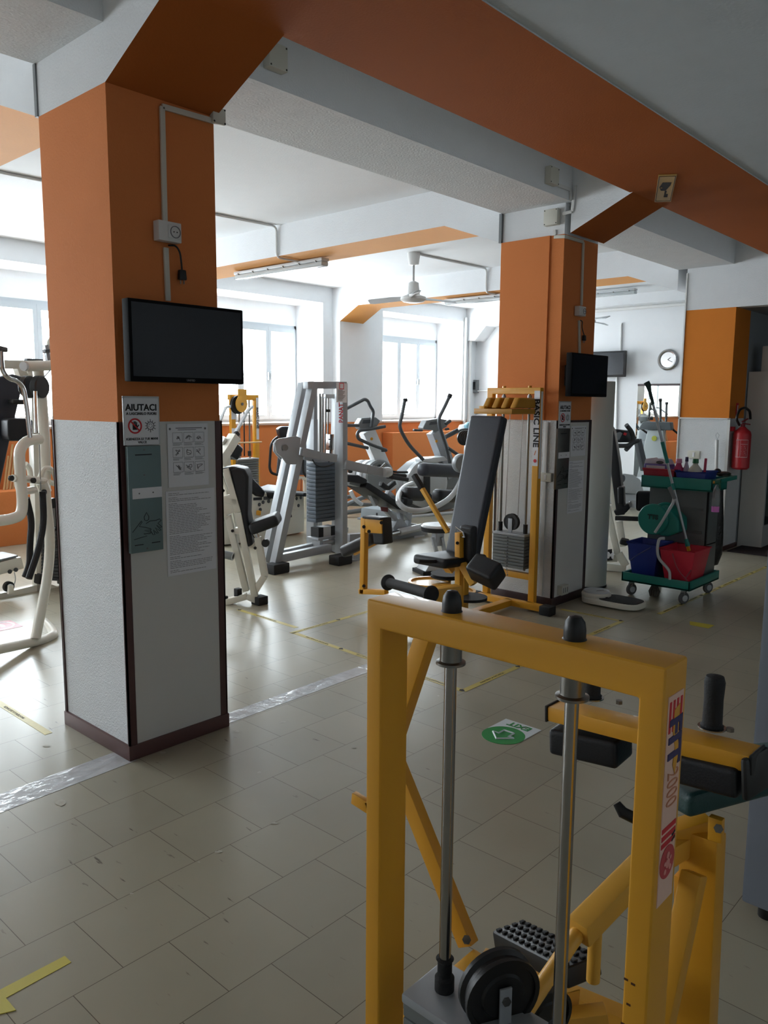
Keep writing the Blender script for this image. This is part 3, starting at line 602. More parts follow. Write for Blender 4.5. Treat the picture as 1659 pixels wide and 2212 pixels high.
# ================================================================== FOREGROUND YELLOW LEG CURL MACHINE
YC = 3.48
m1 = thing('leg_curl_machine', 'large yellow leg curl machine with chrome guide rods in the foreground', 'gym machine', (1.02, .66, 0))
X0, X1, YA, YB_, ZT = .986, 1.060, .397, .937, 1.30
fr = MB()
def arch(mb, x0, x1, ya, yb, zt, pw, bh, z0=0, bev=.006):
    """welded portal of rectangular tube: two uprights and a top bar"""
    prof = [(ya, z0), (ya, zt), (yb, zt), (yb, z0), (yb-pw, z0), (yb-pw, zt-bh), (ya+pw, zt-bh), (ya+pw, z0)]
    t = bmesh.new(); A = [t.verts.new((x0, y, z)) for y, z in prof]; B = [t.verts.new((x1, y, z)) for y, z in prof]
    for q in ((0, 7, 6, 1), (1, 6, 5, 2), (2, 5, 4, 3)):
        t.faces.new([A[i] for i in q]); t.faces.new([B[i] for i in q][::-1])
    for i in range(8): t.faces.new((A[i], A[(i+1) % 8], B[(i+1) % 8], B[i]))
    return mb._merge(t, bev, 3)
arch(fr, X0, X1, YA, YB_, ZT, .036, .050)
fr.bar((1.0, YA-.06, .03), (1.0, YB_+.06, .03), .06, .05); fr.bar((1.02, .667, .03), (1.75, .667, .03), .06, .06)
obj('frame', fr, YELLOW, m1)
RODY = (.776, .550); RX = 1.022
for y in RODY:
    g = obj('guide_rod', MB().cyl((RX, y, .10), (RX, y, ZT-.045), .0105, 24), CHROME, m1)
    obj('rubber_cap', MB().lathe([(.0, .036), (.009, .034), (.0145, .026), (.0165, .014), (.0165, .002), (.018, 0), (.0, 0)][::-1], (RX, y, ZT)), BLACK, g)
    obj('collar', MB().lathe([(.0185, 0), (.0185, .034), (.025, .036), (.025, .040), (.0105, .041)], (RX, y, ZT-.05), (0, 0, -1)), STEEL, g)
    obj('rubber_bush', MB().lathe([(.0175, 0), (.0175, .03), (.013, .035), (.013, .062), (.016, .066), (.0105, .068)], (RX, y, .605)), RUBBER, g)
ws = MB()
for k in range(12): ws.box(RX-.055, .50, .12+k*.0405, RX+.055, .825, .158+k*.0405, .003)
obj('weight_stack', ws, IRON, m1)
obj('top_plate', MB().box(RX-.06, .50, .606-.012, RX+.06, .825, .612, .004), SILVER, m1)
# big cable pulley on the stack
def wheel(mb, c, ax, r, w, groove=.006):
    return mb.lathe([(.012, -w/2), (r*.55, -w/2), (r*.60, -w/2+.004), (r*.86, -w/2+.004), (r*.88, -w/2), (r, -w/2), (r, -w*.28), (r-groove, -w*.1), (r-groove, w*.1), (r, w*.28), (r, w/2), (r*.88, w/2), (r*.86, w/2-.004), (r*.6, w/2-.004), (r*.55, w/2), (.012, w/2)], c, ax, 36)
D1 = 1.42
c = at(1078, 2138, X=1.04); 
pl = obj('pulley_wheel', wheel(MB(), c, (.55, 1, .05), .068, .036), BLACK, m1)
ud = Vector((.55, 1, .05)).normalized()
obj('pulley_bracket', MB().bar(c-ud*.024+Vector((0, 0, .022)), c-ud*.024-Vector((0, 0, .16)), .022, .004, ud, .001), SILVER, pl)
obj('pulley_bolt', MB().cyl(c-ud*.03, c+ud*.03, .008, 6), STEEL, pl)
c2 = at(1172, 2190, X=1.30); obj('pulley_wheel', wheel(MB(), c2, (.35, 1, .05), .062, .036), BLACK, m1)
# user side: lever, foot pad, seat
def A(px, py, X): return at(px, py, X=X)
lv = MB(); lv.tube([A(1106, 2225, 1.08), A(1250, 2012, 1.36)], .0155, 16); lv.bar(A(1248, 2015, 1.35), A(1392, 1868, 1.58), .05, .05, (0, 0, 1), .006)
lv.bar(A(1392, 1868, 1.58), A(1530, 1790, 1.85), .05, .05, (0, 0, 1), .006)
lever = obj('lever_arm', lv, YELLOWL, m1)
obj('lever_peg', MB().cyl(A(1286, 2010, 1.40), A(1281, 2118, 1.40), .014, 16), YELLOWL, lever)
b = MB(); b.bar(A(845, 1622, 1.62), A(1012, 2040, 1.62), .05, .035, (1, 0, 0), .003); b.bar(A(925, 1362, 1.62), A(835, 1640, 1.62), .05, .045, (1, 0, 0), .003)
b.bar(A(930, 1372, 1.62), A(905, 1322, 1.62), .05, .04, (1, 0, 0), .003)
obj('side_brace', b, YELLOW, m1)
obj('brace_clip', MB().bar(A(764, 1722, 1.60), A(800, 1745, 1.60), .035, .02, (1, 0, 0), .002).bar(A(796, 1742, 1.60), A(850, 1716, 1.60), .03, .02, (1, 0, 0), .002), YELLOW, m1)
obj('brace_bolt', MB().cyl(A(1008, 2030, 1.56), A(1008, 2030, 1.66), .012, 6), STEEL, m1)
bb = MB(); bb.bar(A(1040, 2075, 1.62), A(850, 2240, 1.30), .05, .05, (0, 0, 1), .005); bb.bar(A(1040, 2075, 1.62), A(1370, 2215, 1.72), .05, .05, (0, 0, 1), .005)
bb.bar(A(1000, 2230, 1.3), A(1310, 2190, 1.5), .04, .03, (0, 0, 1), .003); bb.bar(A(1180, 2180, 1.42), A(1250, 2160, 1.5), .004, .05, (0, 0, 1), .001)
obj('base_bar', bb, YELLOWL, m1)
fp = MB(); fp.bar(A(1100, 2018, 1.60), A(1262, 2100, 1.50), .10, .045, (0, 0, 1), .008, 3)
f = obj('foot_pad', fp, BLACK, m1)
p, q = A(1100, 2018, 1.60), A(1262, 2100, 1.50); d = (q-p); s = d.cross(Vector((0, 0, 1))).normalized(); n = s.cross(d).normalized(); nb = MB()
for i in range(12):
    for j in range(4): cc = p+d*(.05+.082*i)+s*(-.036+.024*j)+n*.023; nb.bar(cc, cc+n*.004, .012, .012, d, .001)
obj('tread_studs', nb, RUBBER, f)
# seat column behind the right upright
sc_ = MB(); V1 = 1.75
sc_.bar(A(1519, 1795, V1), A(1500, 2260, V1), .085, .06, (1, 0, 0), .006)
sc_.bar(A(1500, 1885, 1.66), A(1425, 2230, 1.52), .045, .05, (1, 0, 0), .005)
sc_.bar(A(1478, 1885, V1), A(1475, 2230, V1), .03, .05, (1, 0, 0), .004)
obj('seat_column', sc_, YELLOW, m1)
hg = MB(); hg.bar(A(1440, 1800, 1.70), A(1530, 1772, 1.78), .05, .03, (0, 0, 1), .004); hg.bar(A(1548, 1765, 1.70), A(1546, 1815, 1.70), .03, .02, (1, 0, 0), .003); obj('seat_hinge', hg, YELLOW, m1)
obj('hinge_bolt', MB().cyl(A(1552, 1790, 1.66), A(1552, 1790, 1.74), .010, 6), STEEL, m1)
# pad of the seat (dark green)
tp = MB(); a, b, c, d = (at(*p, Z=z) for p, z in (((1402, 1740), .86), ((1475, 1655), .90), ((1700, 1650), .90), ((1665, 1712), .88)))
tp.prism([at(1440, 1742, D=1.78), at(1488, 1772, D=1.70), at(1700, 1712, D=1.72), at(1720, 1640, D=1.95), at(1480, 1660, D=2.0)], (0, 0, .055), .018, 4)
obj('seat_pad', tp, mat('dark_green_leatherette', (30, 66, 66), .45, var=.08, bump=.1, bscale=200), m1)
# padded cross bar with two grips
def GB(px, py, dd=0): return at(px, py, D=D_of(px)+dd)
def D_of(px): return 1.92 + (px-1200)/(1640-1200)*(1.60-1.92)
cb = MB(); p, q = GB(1200, 1533), GB(1632, 1640); cb.bar(p, q, .075, .036, (0, 0, 1), .005); bar_o = obj('cross_bar', cb, YELLOW, m1)
dd = (q-p).normalized(); sd = dd.cross(Vector((0, 0, 1))).normalized()
for e, sgn in ((p, -1), (q, 1)): obj('end_cap', MB().bar(e, e+dd*.006*sgn, .079, .040, (0, 0, 1), .002), BLACK, bar_o)
for (tx, ty, bx, by) in ((1275, 1452, 1278, 1503), (1529, 1458, 1538, 1568)):
    gp, gq = GB(bx, by, .02), GB(tx, ty, .02); ln = .085 if bx > 1400 else .09
    gu = Vector((0, 0, 1)); gp = GB(bx, by, .02)
    g = obj('hand_grip', MB().lathe([(.021, -.004), (.024, .002), (.0205, .006), (.0195, .06), (.0215, .098), (.018, .110), (.0, .114)], gp, gu), RUBBER, bar_o)
    obj('washer', MB().lathe([(.0215, 0), (.029, .0), (.029, .003), (.0215, .003)], gp-gu*.004, gu, ring=True), CHROME, g)
for px, py in ((1249, 1500), (1337, 1520), (1577, 1580)): obj('hex_bolt', MB().cyl(GB(px, py, .01), GB(px, py, .01)+Vector((0, 0, .008)), .008, 6), STEEL, bar_o)
for (x0, y0, x1, y1) in ((1205, 1588, 1350, 1620), (1400, 1628, 1612, 1680)):
    a, b = GB(x0, y0, -.0), GB(x1, y1, -.0)
    obj('thigh_pad', MB().bar(a, b, .10, .062, (0, 0, 1), .012, 4), LEATHER, m1)
obj('pad_shell', MB().bar(GB(1625, 1668), GB(1640, 1672), .10, .085, (0, 0, 1), .01), BLACK, m1)
kl = MB(); kl.tube([at(1332, 1735, X=1.45), at(1345, 1755, X=1.45), at(1372, 1768, X=1.46), at(1400, 1772, X=1.5)], [.008, .012, .012, .009], 12); obj('release_lever', kl, BLACK, m1)
# round sticker strip on the right upright (visible side faces -Y)
st = obj('side_sticker', MB().box(.998, YA-.0012, .955, 1.048, YA, 1.257, .0), mat('pale_pink_sticker', (236, 196, 176), .45, var=.04), m1)
ZT0, SZFIT, SZ2000, ZST, ZBG = 1.255, 1.190, 1.122, 1.068, 1.014
def side_text(s, size, z, m, xs=1., bold=.03, x=1.023): return text('sticker_lettering', s, size, (x, YA-.0016, z), (0, 0, -1), (1, 0, 0), m, st, bold=bold, xs=xs)
side_text('2000', .052, SZ2000, mat('peach_print', (206, 140, 104), .5), .52, -.015)
BLUEI = mat('navy_print', (52, 44, 96), .5)
side_text('FIT', .056, SZFIT, BLUEI, .95, .04)
sb_ = MB()
for k in range(4): sb_.box(1.002+k*.012, YA-.0018, ZT0-.05, 1.008+k*.012, YA, ZT0-.006)
obj('red_bars', sb_, REDS, st)
pe = MB().prism([(1.018, YA-.0022, ZT0-.02), (1.036, YA-.0022, ZT0-.015), (1.034, YA-.0022, ZT0-.06), (1.040, YA-.0022, ZT0-.085), (1.030, YA-.0022, ZT0-.115), (1.022, YA-.0022, ZT0-.10), (1.026, YA-.0022, ZT0-.075), (1.016, YA-.0022, ZT0-.05)], (0, .0006, 0)); obj('peeled_patch', pe, YELLOW, st)
sb_ = MB()
for k in range(3): sb_.box(1.000, YA-.0018, ZST-.028+k*.011, 1.046, YA, ZST-.021+k*.011)
obj('red_stripes', sb_, REDS, st)
obj('round_badge', MB().lathe([(.0, 0), (.024, 0), (.024, .0006), (.0, .0006)], (1.023, YA-.0014, ZBG), (0, -1, 0), 30), mat('badge_red', (196, 70, 72), .5), st)
bd = MB()
for a, b, r in ((0, .010, .005), (0, -.002, .007), (.008, -.010, .004), (-.008, -.012, .004), (.009, .004, .003), (-.009, .000, .003)): bd.cyl((1.023+a, YA-.0022, ZBG+b), (1.023+a, YA-.003, ZBG+b), r, 14)
obj('badge_figure', bd, mat('badge_pink', (226, 150, 140), .5), st)
wr = MB()
for dz in (.026, .034): wr.bar((1.035, YA-.0016, ZBG+dz), (1.045, YA-.0016, ZBG+dz+.004), .004, .0008, (0, 1, 0), 0)
obj('print_marks', wr, INK, st)
rs = MB(); random.seed(2)
for k in range(9):
    z = random.uniform(.55, .85); y = YA+random.uniform(.004, .03); rs.box(X0-.0008, y, z, X0, y+.006, z+.003)
for k in range(5): z = random.uniform(.6, .82); x = random.uniform(.99, 1.04); rs.box(x, YA-.0008, z, x+.005, YA, z+.003)
obj('paint_chips', rs, mat('rust_chip', (84, 44, 24), .8), m1)

# ================================================================== BASIC LINE ADDUCTOR MACHINE
m2 = thing('adductor_machine', 'yellow adductor machine with tall black backrest before the second pillar', 'gym machine', (4.9, 3.48, 0))
XM = 5.44
fr = MB(); arch(fr, XM-.03, XM+.02, 3.29, 3.79, 1.77, .055, .05)
fr.bar((5.36, 3.15, .045), (5.36, 3.82, .045), .06, .05); fr.bar((5.44, 3.31, .045), (5.36, 3.31, .045), .06, .05); fr.bar((5.44, 3.77, .045), (5.36, 3.77, .045), .06, .05)
fr.bar((XM, 3.3, .26), (XM, 3.78, .26), .05, .05)
fr.bar((5.36, 3.48, .045), (4.1, 3.48, .045), .07, .05)
fr.bar((5.1, 3.62, 1.60), (5.44, 3.62, 1.60), .05, .05)
obj('frame', fr, YELLOW, m2)
for y in (3.13, 3.84): obj('rubber_foot', MB().box(5.31, y-.05, 0, 5.41, y+.05, .075, .012), RUBBER, m2)
for y in (3.405, 3.645):
    g = obj('guide_rod', MB().cyl((XM, y, .30), (XM, y, 1.74), .010, 14), STEEL, m2)
    obj('collar', MB().cyl((XM, y, 1.71), (XM, y, 1.64), .017, 14), SILVER, g); obj('rod_cap', MB().cyl((XM, y, 1.77), (XM, y, 1.785), .014, 12), YELLOW, g); obj('rubber_bush', MB().cyl((XM, y, .60), (XM, y, .68), .018, 12), RUBBER, g)
stk = MB()
for k in range(10): stk.box(XM-.06, 3.375, .32+k*.0265, XM+.05, 3.675, .343+k*.0265, .002)
so = obj('weight_stack', stk, IRON, m2)
obj('top_plate', MB().box(XM-.065, 3.37, .585, XM+.055, 3.68, .605, .003), SILVER, m2)
hs = MB()
for k in range(10): hs.cyl((XM-.064, 3.53, .332+k*.0265), (XM-.058, 3.53, .332+k*.0265), .005, 8)
obj('pin_holes', hs, INK, so)
pw = obj('pulley_wheel', wheel(MB(), (XM-.01, 3.53, .69), (1, 0, 0), .068, .035), BLACK, m2)
obj('pulley_bracket', MB().box(XM-.035, 3.51, .60, XM-.03, 3.55, .72, .002), SILVER, pw)
cb = MB(); cb.tube([(XM, 3.48, .70), (XM, 3.46, 1.66)], .003, 6); cb.tube([(XM, 3.60, .70), (XM, 3.58, 1.66)], .003, 6); cb.tube([(XM-.03, 3.66, .2), (XM-.03, 3.64, 1.64)], .003, 6)
obj('steel_cable', cb, STEEL, m2)
ch = MB()
for k in range(9): ch.lathe([(.006, -.002), (.009, -.002), (.009, .002), (.006, .002)], (XM-.085, 3.54-.004*k, .44-.022*k), (k % 2, 1-k % 2, 0), 10, ring=True)
obj('pin_chain', ch, STEEL, m2)
ph = MB()
for k in range(4): ph.prism([(5.12, 3.33+k*.085, 1.61), (5.44, 3.33+k*.085, 1.61), (5.40, 3.33+k*.085, 1.69), (5.18, 3.33+k*.085, 1.69)], (0, .05, 0), .012, 3)
obj('pulley_housing', ph, mat('mustard_paint', (190, 134, 38), .4, var=.06), m2)
ph = MB(); ph.box(5.08, 3.33, 1.565, 5.44, 3.68, 1.605, .004); obj('housing_bracket', ph, MATS['mustard_paint'], m2)
sk = obj('side_sticker', MB().box(XM-.018, 3.288, 1.06, XM+.008, 3.29, 1.74), PAPER, m2)
# the lettering faces the left of the upright
sk2 = obj('name_sticker', MB().box(XM-.032, 3.292, 1.16, XM-.0305, 3.342, 1.745), PAPER, m2)
text('name_lettering', 'BASIC LINE', .068, (XM-.0325, 3.317, 1.495), (0, 0, -1), (0, -1, 0), INK, sk2, bold=.03, xs=1.12)
obj('name_badge', MB().cyl((XM-.0325, 3.317, 1.20), (XM-.034, 3.317, 1.20), .014, 16), REDS, sk2)
obj('name_swoosh', MB().bar((XM-.033, 3.325, 1.245), (XM-.033, 3.312, 1.28), .006, .001, (1, 0, 0), 0), mat('orange_print', (216, 120, 50), .6), sk2)
# backrest, seat (side profile lies in the plane Y = 3.48)
B = lambda px, py, Y=YC: at(px, py, Y=Y)
top, bot = Vector((5.00, YC, 1.545)), Vector((4.70, YC, .52))
obj('backrest', MB().bar(bot, top, .27, .085, (-1, 0, .3), .026, 4, w2=.30), LEATHERG, m2)
obj('backrest_post', MB().bar(bot+Vector((.1, 0, -.15)), top+Vector((.09, 0, -.1)), .05, .05, (-1, 0, 0), .004), YELLOW, m2)
obj('seat', MB().bar((4.30, YC, .53), (4.80, YC, .50), .30, .07, (0, 0, 1), .03, 4, w2=.32), LEATHER, m2)
obj('seat_adjuster', MB().prism([(4.36, YC-.03, .50), (4.75, YC-.03, .50), (4.75, YC-.03, .43), (4.70, YC-.03, .41), (4.66, YC-.03, .44), (4.62, YC-.03, .41), (4.58, YC-.03, .44), (4.54, YC-.03, .41), (4.50, YC-.03, .45)], (0, .06, 0)), YELLOWL, m2)
obj('seat_post', MB().bar((4.72, YC, .07), (4.72, YC, .46), .06, .06, (1, 0, 0), .004), YELLOW, m2)
obj('seat_handle', MB().tube([B(903, 1212, 3.42), B(925, 1213, 3.42), B(960, 1212, 3.42)], .014, 12), RUBBER, m2)
l0, l1 = at(897, 1030, X=4.75), at(968, 1150, X=4.78)
obj('selector_lever', MB().bar(l0, l1, .035, .03, (0, 1, 0), .003), YELLOWL, m2); obj('lever_grip', MB().bar(l0-(l1-l0)*.04, l0+(l1-l0)*.22, .042, .038, (0, 1, 0), .008), RUBBER, m2)
# rotating discs and arms
dc = MB(); 
for (px, py, r) in ((928, 1256, .17), (975, 1276, .19)):
    c = at(px, py, Z=.24 if px < 950 else .20); dc.lathe([(r*.2, 0), (r, 0), (r, .035), (r*.88, .035), (r*.88, .022), (r*.2, .022)], c-Vector((0, 0, .03)), (0, 0, 1), 36)
obj('rotor_disc', dc, YELLOWL, m2)
dc = MB(); c = at(968, 1238, Z=.30); dc.lathe([(.02, -.03), (.14, -.03), (.14, -.02), (.12, -.015), (.12, -.005), (.14, 0), (.02, 0)], c, (0, 0, 1), 30); obj('rotor_hub', dc, RUBBER, m2)
dc = MB(); c = at(1015, 1288, Z=.22); dc.lathe([(.02, -.02), (.13, -.02), (.13, 0), (.02, 0)], c, (0, 0, 1), 30); obj('rotor_hub', dc, RUBBER, m2)
XA = 4.5
def arm(pts, w=.045): 
    mb = MB(); q = [at(*p, X=XA) for p in pts]
    for a, b in zip(q, q[1:]): mb.bar(a, b, w, .05, (1, 0, 0), .004)
    return mb
al = arm([(788, 1118), (785, 1282)]); al.bar(at(779, 1277, X=XA), at(835, 1279, X=XA), .05, .04, (0, 0, 1), .004); al.bar(at(793, 1135, X=XA), at(829, 1137, X=XA), .05, .11, (0, 0, 1), .004)
ao = obj('thigh_arm', al, YELLOW, m2)
obj('thigh_pad', MB().bar(at(815, 1146, X=XA+.04), at(838, 1146, X=XA+.04), .12, .21, (0, 0, 1), .02, 4).bar(at(792, 1116, X=XA), at(830, 1120, X=XA), .1, .018, (0, 0, 1), .004), LEATHER, ao)
a, b = at(744, 1192, X=4.72), at(812, 1160, X=4.72)
obj('calf_pad', MB().bar(a, b, .12, .10, (0, 0, 1), .035, 4), LEATHER, ao); obj('calf_arm', MB().bar(at(765, 1194, X=4.72), at(812, 1170, X=4.72), .03, .05, (0, 0, 1), .004), YELLOWL, ao)
for px, py in ((786, 1138), (786, 1266), (824, 1129), (797, 1148)): obj('arm_bolt', MB().cyl(at(px, py, X=XA-.035), at(px, py, X=XA-.02), .014, 10), INK, ao)
ar = arm([(992, 1150), (992, 1320)]); ao = obj('thigh_arm', ar, YELLOW, m2)
obj('thigh_pad', MB().bar(at(1012, 1135, X=XA+.06), at(1010, 1215, X=XA+.06), .12, .07, (1, 0, 0), .025, 4), LEATHER, ao)
obj('chrome_hook', MB().tube([at(985, 1152, X=XA), at(985, 1138, X=XA), at(1000, 1150, X=XA-.02), at(1003, 1160, X=XA-.02), at(990, 1160, X=XA)], .006, 8, closed=True), CHROME, ao)
p, q = at(1022, 1222, X=4.42), at(1078, 1248, X=4.42)
obj('calf_pad', MB().bar(p, q, .16, .15, (1, 0, 1), .03, 4), LEATHER, ao); obj('calf_arm', MB().bar(at(998, 1218, X=XA), at(1024, 1262, X=XA), .05, .05, (1, 0, 0), .004), YELLOWL, ao)
for px, py in ((988, 1173),): obj('arm_bolt', MB().cyl(at(px, py, X=XA-.035), at(px, py, X=XA-.02), .012, 10), INK, ao)
p, q = at(838, 1258, X=4.15), at(932, 1284, X=3.95)
rp = MB(); rp.cyl(p, q, .036, 24); dd = (q-p).normalized()
for e in (p, q): rp.lathe([(.0, -.012), (.045, -.012), (.058, 0), (.058, .008), (.045, .02), (.036, .03)] if e is p else [(.0, .012), (.045, .012), (.058, 0), (.058, -.008), (.045, -.02), (.036, -.03)][::-1], e, dd, 24)
obj('foot_roller', rp, RUBBER, m2)
obj('roller_arm', MB().bar(at(920, 1290, X=4.0), at(990, 1280, X=4.25), .08, .11, (0, 0, 1), .006), YELLOWL, m2)

# ================================================================== SILVER CHEST MACHINE (right of the near pillar)
m3 = thing('press_machine', 'silver grey press machine with leaning frame and slate weight stack', 'gym machine', (5.5, 6.2, 0))
Ya, Yb = 5.90, 6.70
def F(px, py, Y=Ya): return at(px, py, Y=Y)
fr = MB(); up = (0, 1, 0)
tA = F(672, 826); fr.path([F(593, 1224), F(677, 826)], .075, .085, up); fr.path([F(572, 1214, 6.12), F(655, 828, 6.12)], .07, .085, up)
fr.bar(F(660, 832), F(744, 832), .07, .075, up); fr.bar(F(737, 828), F(737, 1196), .07, .12, up)
fr.bar(F(655, 832, 6.12), F(672, 832, 6.12), .07, .07, up)
fr.bar(F(674, 905, 6.35), F(674, 1178, 6.35), .06, .12, up); fr.bar(F(676, 835, 6.35), F(676, 910, 6.35), .05, .09, up)
fr.bar(F(595, 1208), F(712, 1183), .08, .07, up); fr.bar(F(590, 1198, 6.12), F(705, 1172, 6.12), .06, .07, up)
fr.bar(F(668, 1180, 6.35), F(760, 1185, 6.35), .06, .07, up)
e1 = Vector((5.86, 5.75, .05)); fr.bar((5.86, 5.70, .05), (6.3, 6.9, .05), .09, .08); fr.bar(F(752, 1215, 5.72), F(785, 1208, 5.72), .06, .05)
obj('frame', fr, SILVER, m3)
for px, py, Y in ((598, 1228, 5.86), (735, 1214, 5.72)):
    c = at(px, py, Y=Y); obj('rubber_foot', MB().box(c.x-.11, Y-.09, 0, c.x+.09, Y+.06, .10, .015), RUBBER, m3)
def poly(pts, Y, th, m, name, par, bev=.004): return obj(name, MB().prism([at(*p, Y=Y) for p in pts], (0, th, 0), bev), m, par)
poly([(594, 957), (598, 950), (606, 947), (640, 942), (650, 946), (648, 970), (642, 1003), (622, 1004), (612, 990), (598, 978)], 5.84, .02, SILVER, 'pivot_plate', m3)
poly([(592, 957), (597, 950), (630, 945), (640, 1000), (616, 1003), (600, 985), (592, 975)], 6.18, .02, SILVER, 'pivot_plate', m3)
obj('pivot_bolt', MB().cyl(F(616, 967, 5.815), F(616, 967, 5.84), .03, 20), STEEL, m3)
pa = MB(); pa.path([F(650, 975, 5.83), F(690, 985, 5.83), F(725, 990, 5.83)], .08, .05, up); pa.path([F(744, 1003, 5.83), F(790, 1013, 5.83), F(838, 1022, 5.83)], .095, .05, up)
obj('press_arm', pa, SILVER, m3)
pa = MB(); pa.path([F(655, 984, 6.1), F(690, 992, 6.1), F(722, 1000, 6.1)], .08, .05, up); obj('press_arm', pa, SILVER, m3)
kb = F(835, 1020, 5.8); obj('arm_joint', MB().lathe([(.0, -.05), (.05, -.05), (.055, -.02), (.055, .02), (.05, .05), (.0, .05)], kb, (1, 0, 0), 20), SILVERL, m3)
for (pts, r) in (([(838, 1022), (850, 1026), (876, 1028)], .02), ([(845, 1018), (858, 1020), (880, 1020)], .012)): obj('grip_handle', MB().tube([F(*p, 5.8) for p in pts], r, 12), RUBBER, m3)
obj('grip_pad', MB().bar(F(843, 1030, 5.8), F(880, 1036, 5.8), .06, .05, (0, 0, 1), .02, 4), LEATHER, m3)
stk = MB()
for k in range(15):
    z = .40+k*.0415; a = F(678, 1100, 6.05); b = F(725, 1100, 6.05); stk.box(a.x, 6.02, z, b.x, 6.16, z+.038, .004)
obj('weight_stack', stk, IROND, m3)
zt = .40+15*.0415
for px in (693, ): obj('guide_rod', MB().cyl(F(px, 1056, 6.09), F(px-2, 850, 6.09), .012, 12), STEEL, m3)
obj('guide_rod', MB().cyl(F(697, 1056, 6.09), F(697, 850, 6.09), .010, 12), STEEL, m3)
sel = obj('selector_stem', MB().bar(F(708, 1056, 6.09), F(712, 972, 6.09), .05, .05, up, .003).bar(F(712, 972, 6.09), F(713, 938, 6.09), .06, .06, up, .003), CHROME, m3)
hs = MB()
for k in range(7): hs.cyl(F(710+k*.2, 1045-k*16, 6.05), F(710+k*.2, 1045-k*16, 6.06), .008, 8)
obj('pin_holes', hs, INK, sel)
for px in (694, 709): obj('rubber_bush', MB().cyl(F(px, 1056, 6.09), F(px, 1044, 6.09), .025, 12), RUBBER, m3)
bx = MB(); a = F(702, 1165, 6.05); bx.box(a.x-.12, 6.02, .24, a.x-.05, 6.14, .34).box(a.x+.06, 6.02, .24, a.x+.13, 6.14, .34); obj('stack_buffer', bx, RUBBER, m3)
bx = MB(); bx.box(a.x-.05, 6.02, .24, a.x+.06, 6.14, .34, .004); obj('stack_support', bx, SILVERL, m3)
bx = MB(); bx.box(a.x-.16, 5.98, .215, a.x+.16, 6.16, .24, .004).cyl((a.x-.1, 6.0, .17), (a.x+.1, 6.0, .17), .03, 16).box(a.x-.14, 5.98, .08, a.x-.10, 6.1, .215).box(a.x+.10, 5.98, .08, a.x+.14, 6.1, .215); obj('pedal_bracket', bx, SILVER, m3)
cbm = MB().tube([F(675, 993, 5.8), F(682, 1005, 5.8), F(700, 1010, 5.8), F(722, 1002, 5.8)], .006, 8, rad=.1); obj('cable_loop', cbm, BLACK, m3)
nt = obj('instruction_sheet', MB().prism([F(727, 826, 5.82), F(750, 829, 5.82), F(749, 870, 5.82), F(727, 869, 5.82)], (0, .003, 0)), PAPER, m3)
nl = MB()
for k in range(8): nl.bar(F(730, 843+k*3, 5.817), F(740+(k*5 % 7), 843.3+k*3, 5.817), .006, .001, (0, 1, 0), 0)
obj('sheet_text', nl, GINK, nt); obj('sheet_emblem', MB().lathe([(.035, 0), (.045, 0), (.045, .001), (.035, .001)], F(738, 834, 5.816), (0, -1, 0), 4, True), REDS, nt)
p = F(737, 884, 5.835); text('brand_lettering', 'PANATTA', .085, (p.x+.0, 5.835, p.z-.0), (0, 0, 1), (-1, 0, 0), REDS, m3, bold=.02, xs=.72)
# second (rear) leg tube and back frame with chrome rods
bk = MB(); bk.bar(F(700, 856, 7.2), F(728, 856, 7.2), .05, .06, up); bk.bar(F(724, 856, 7.2), F(720, 1055, 7.2), .05, .08, up); bk.bar(F(690, 856, 7.2), F(690, 1040, 7.2), .05, .05, up)
bo = thing('pulley_tower', 'pale grey pulley tower standing behind the silver press machine', 'gym machine', (7.0, 7.3, 0))
bk.bar(F(724, 1055, 7.2), (F(724, 1055, 7.2).x, 7.2, .06), .05, .08, up).bar(F(690, 1040, 7.2), (F(690, 1040, 7.2).x, 7.2, .06), .05, .05, up).bar((F(680, 900, 7.2).x, 7.2, .04), (F(735, 900, 7.2).x, 7.2, .04), .3, .06)
obj('frame', bk, SILVERL, bo)
obj('guide_rod', MB().cyl(F(703, 856, 7.2), F(701, 1050, 7.2), .012, 10), CHROME, bo); obj('guide_rod', MB().cyl(F(709, 860, 7.2), F(707, 1050, 7.2), .009, 10), STEEL, bo)
obj('cable_stop', MB().cyl(F(708.5, 890, 7.2), F(708.5, 884, 7.2), .03, 12), RUBBER, bo)
stk = MB()
for k in range(10): a = F(692, 1000, 7.2); b = F(722, 1000, 7.2); stk.box(a.x, 7.15, .3+k*.04, b.x, 7.27, .335+k*.04)
obj('weight_stack', stk, IROND, bo)
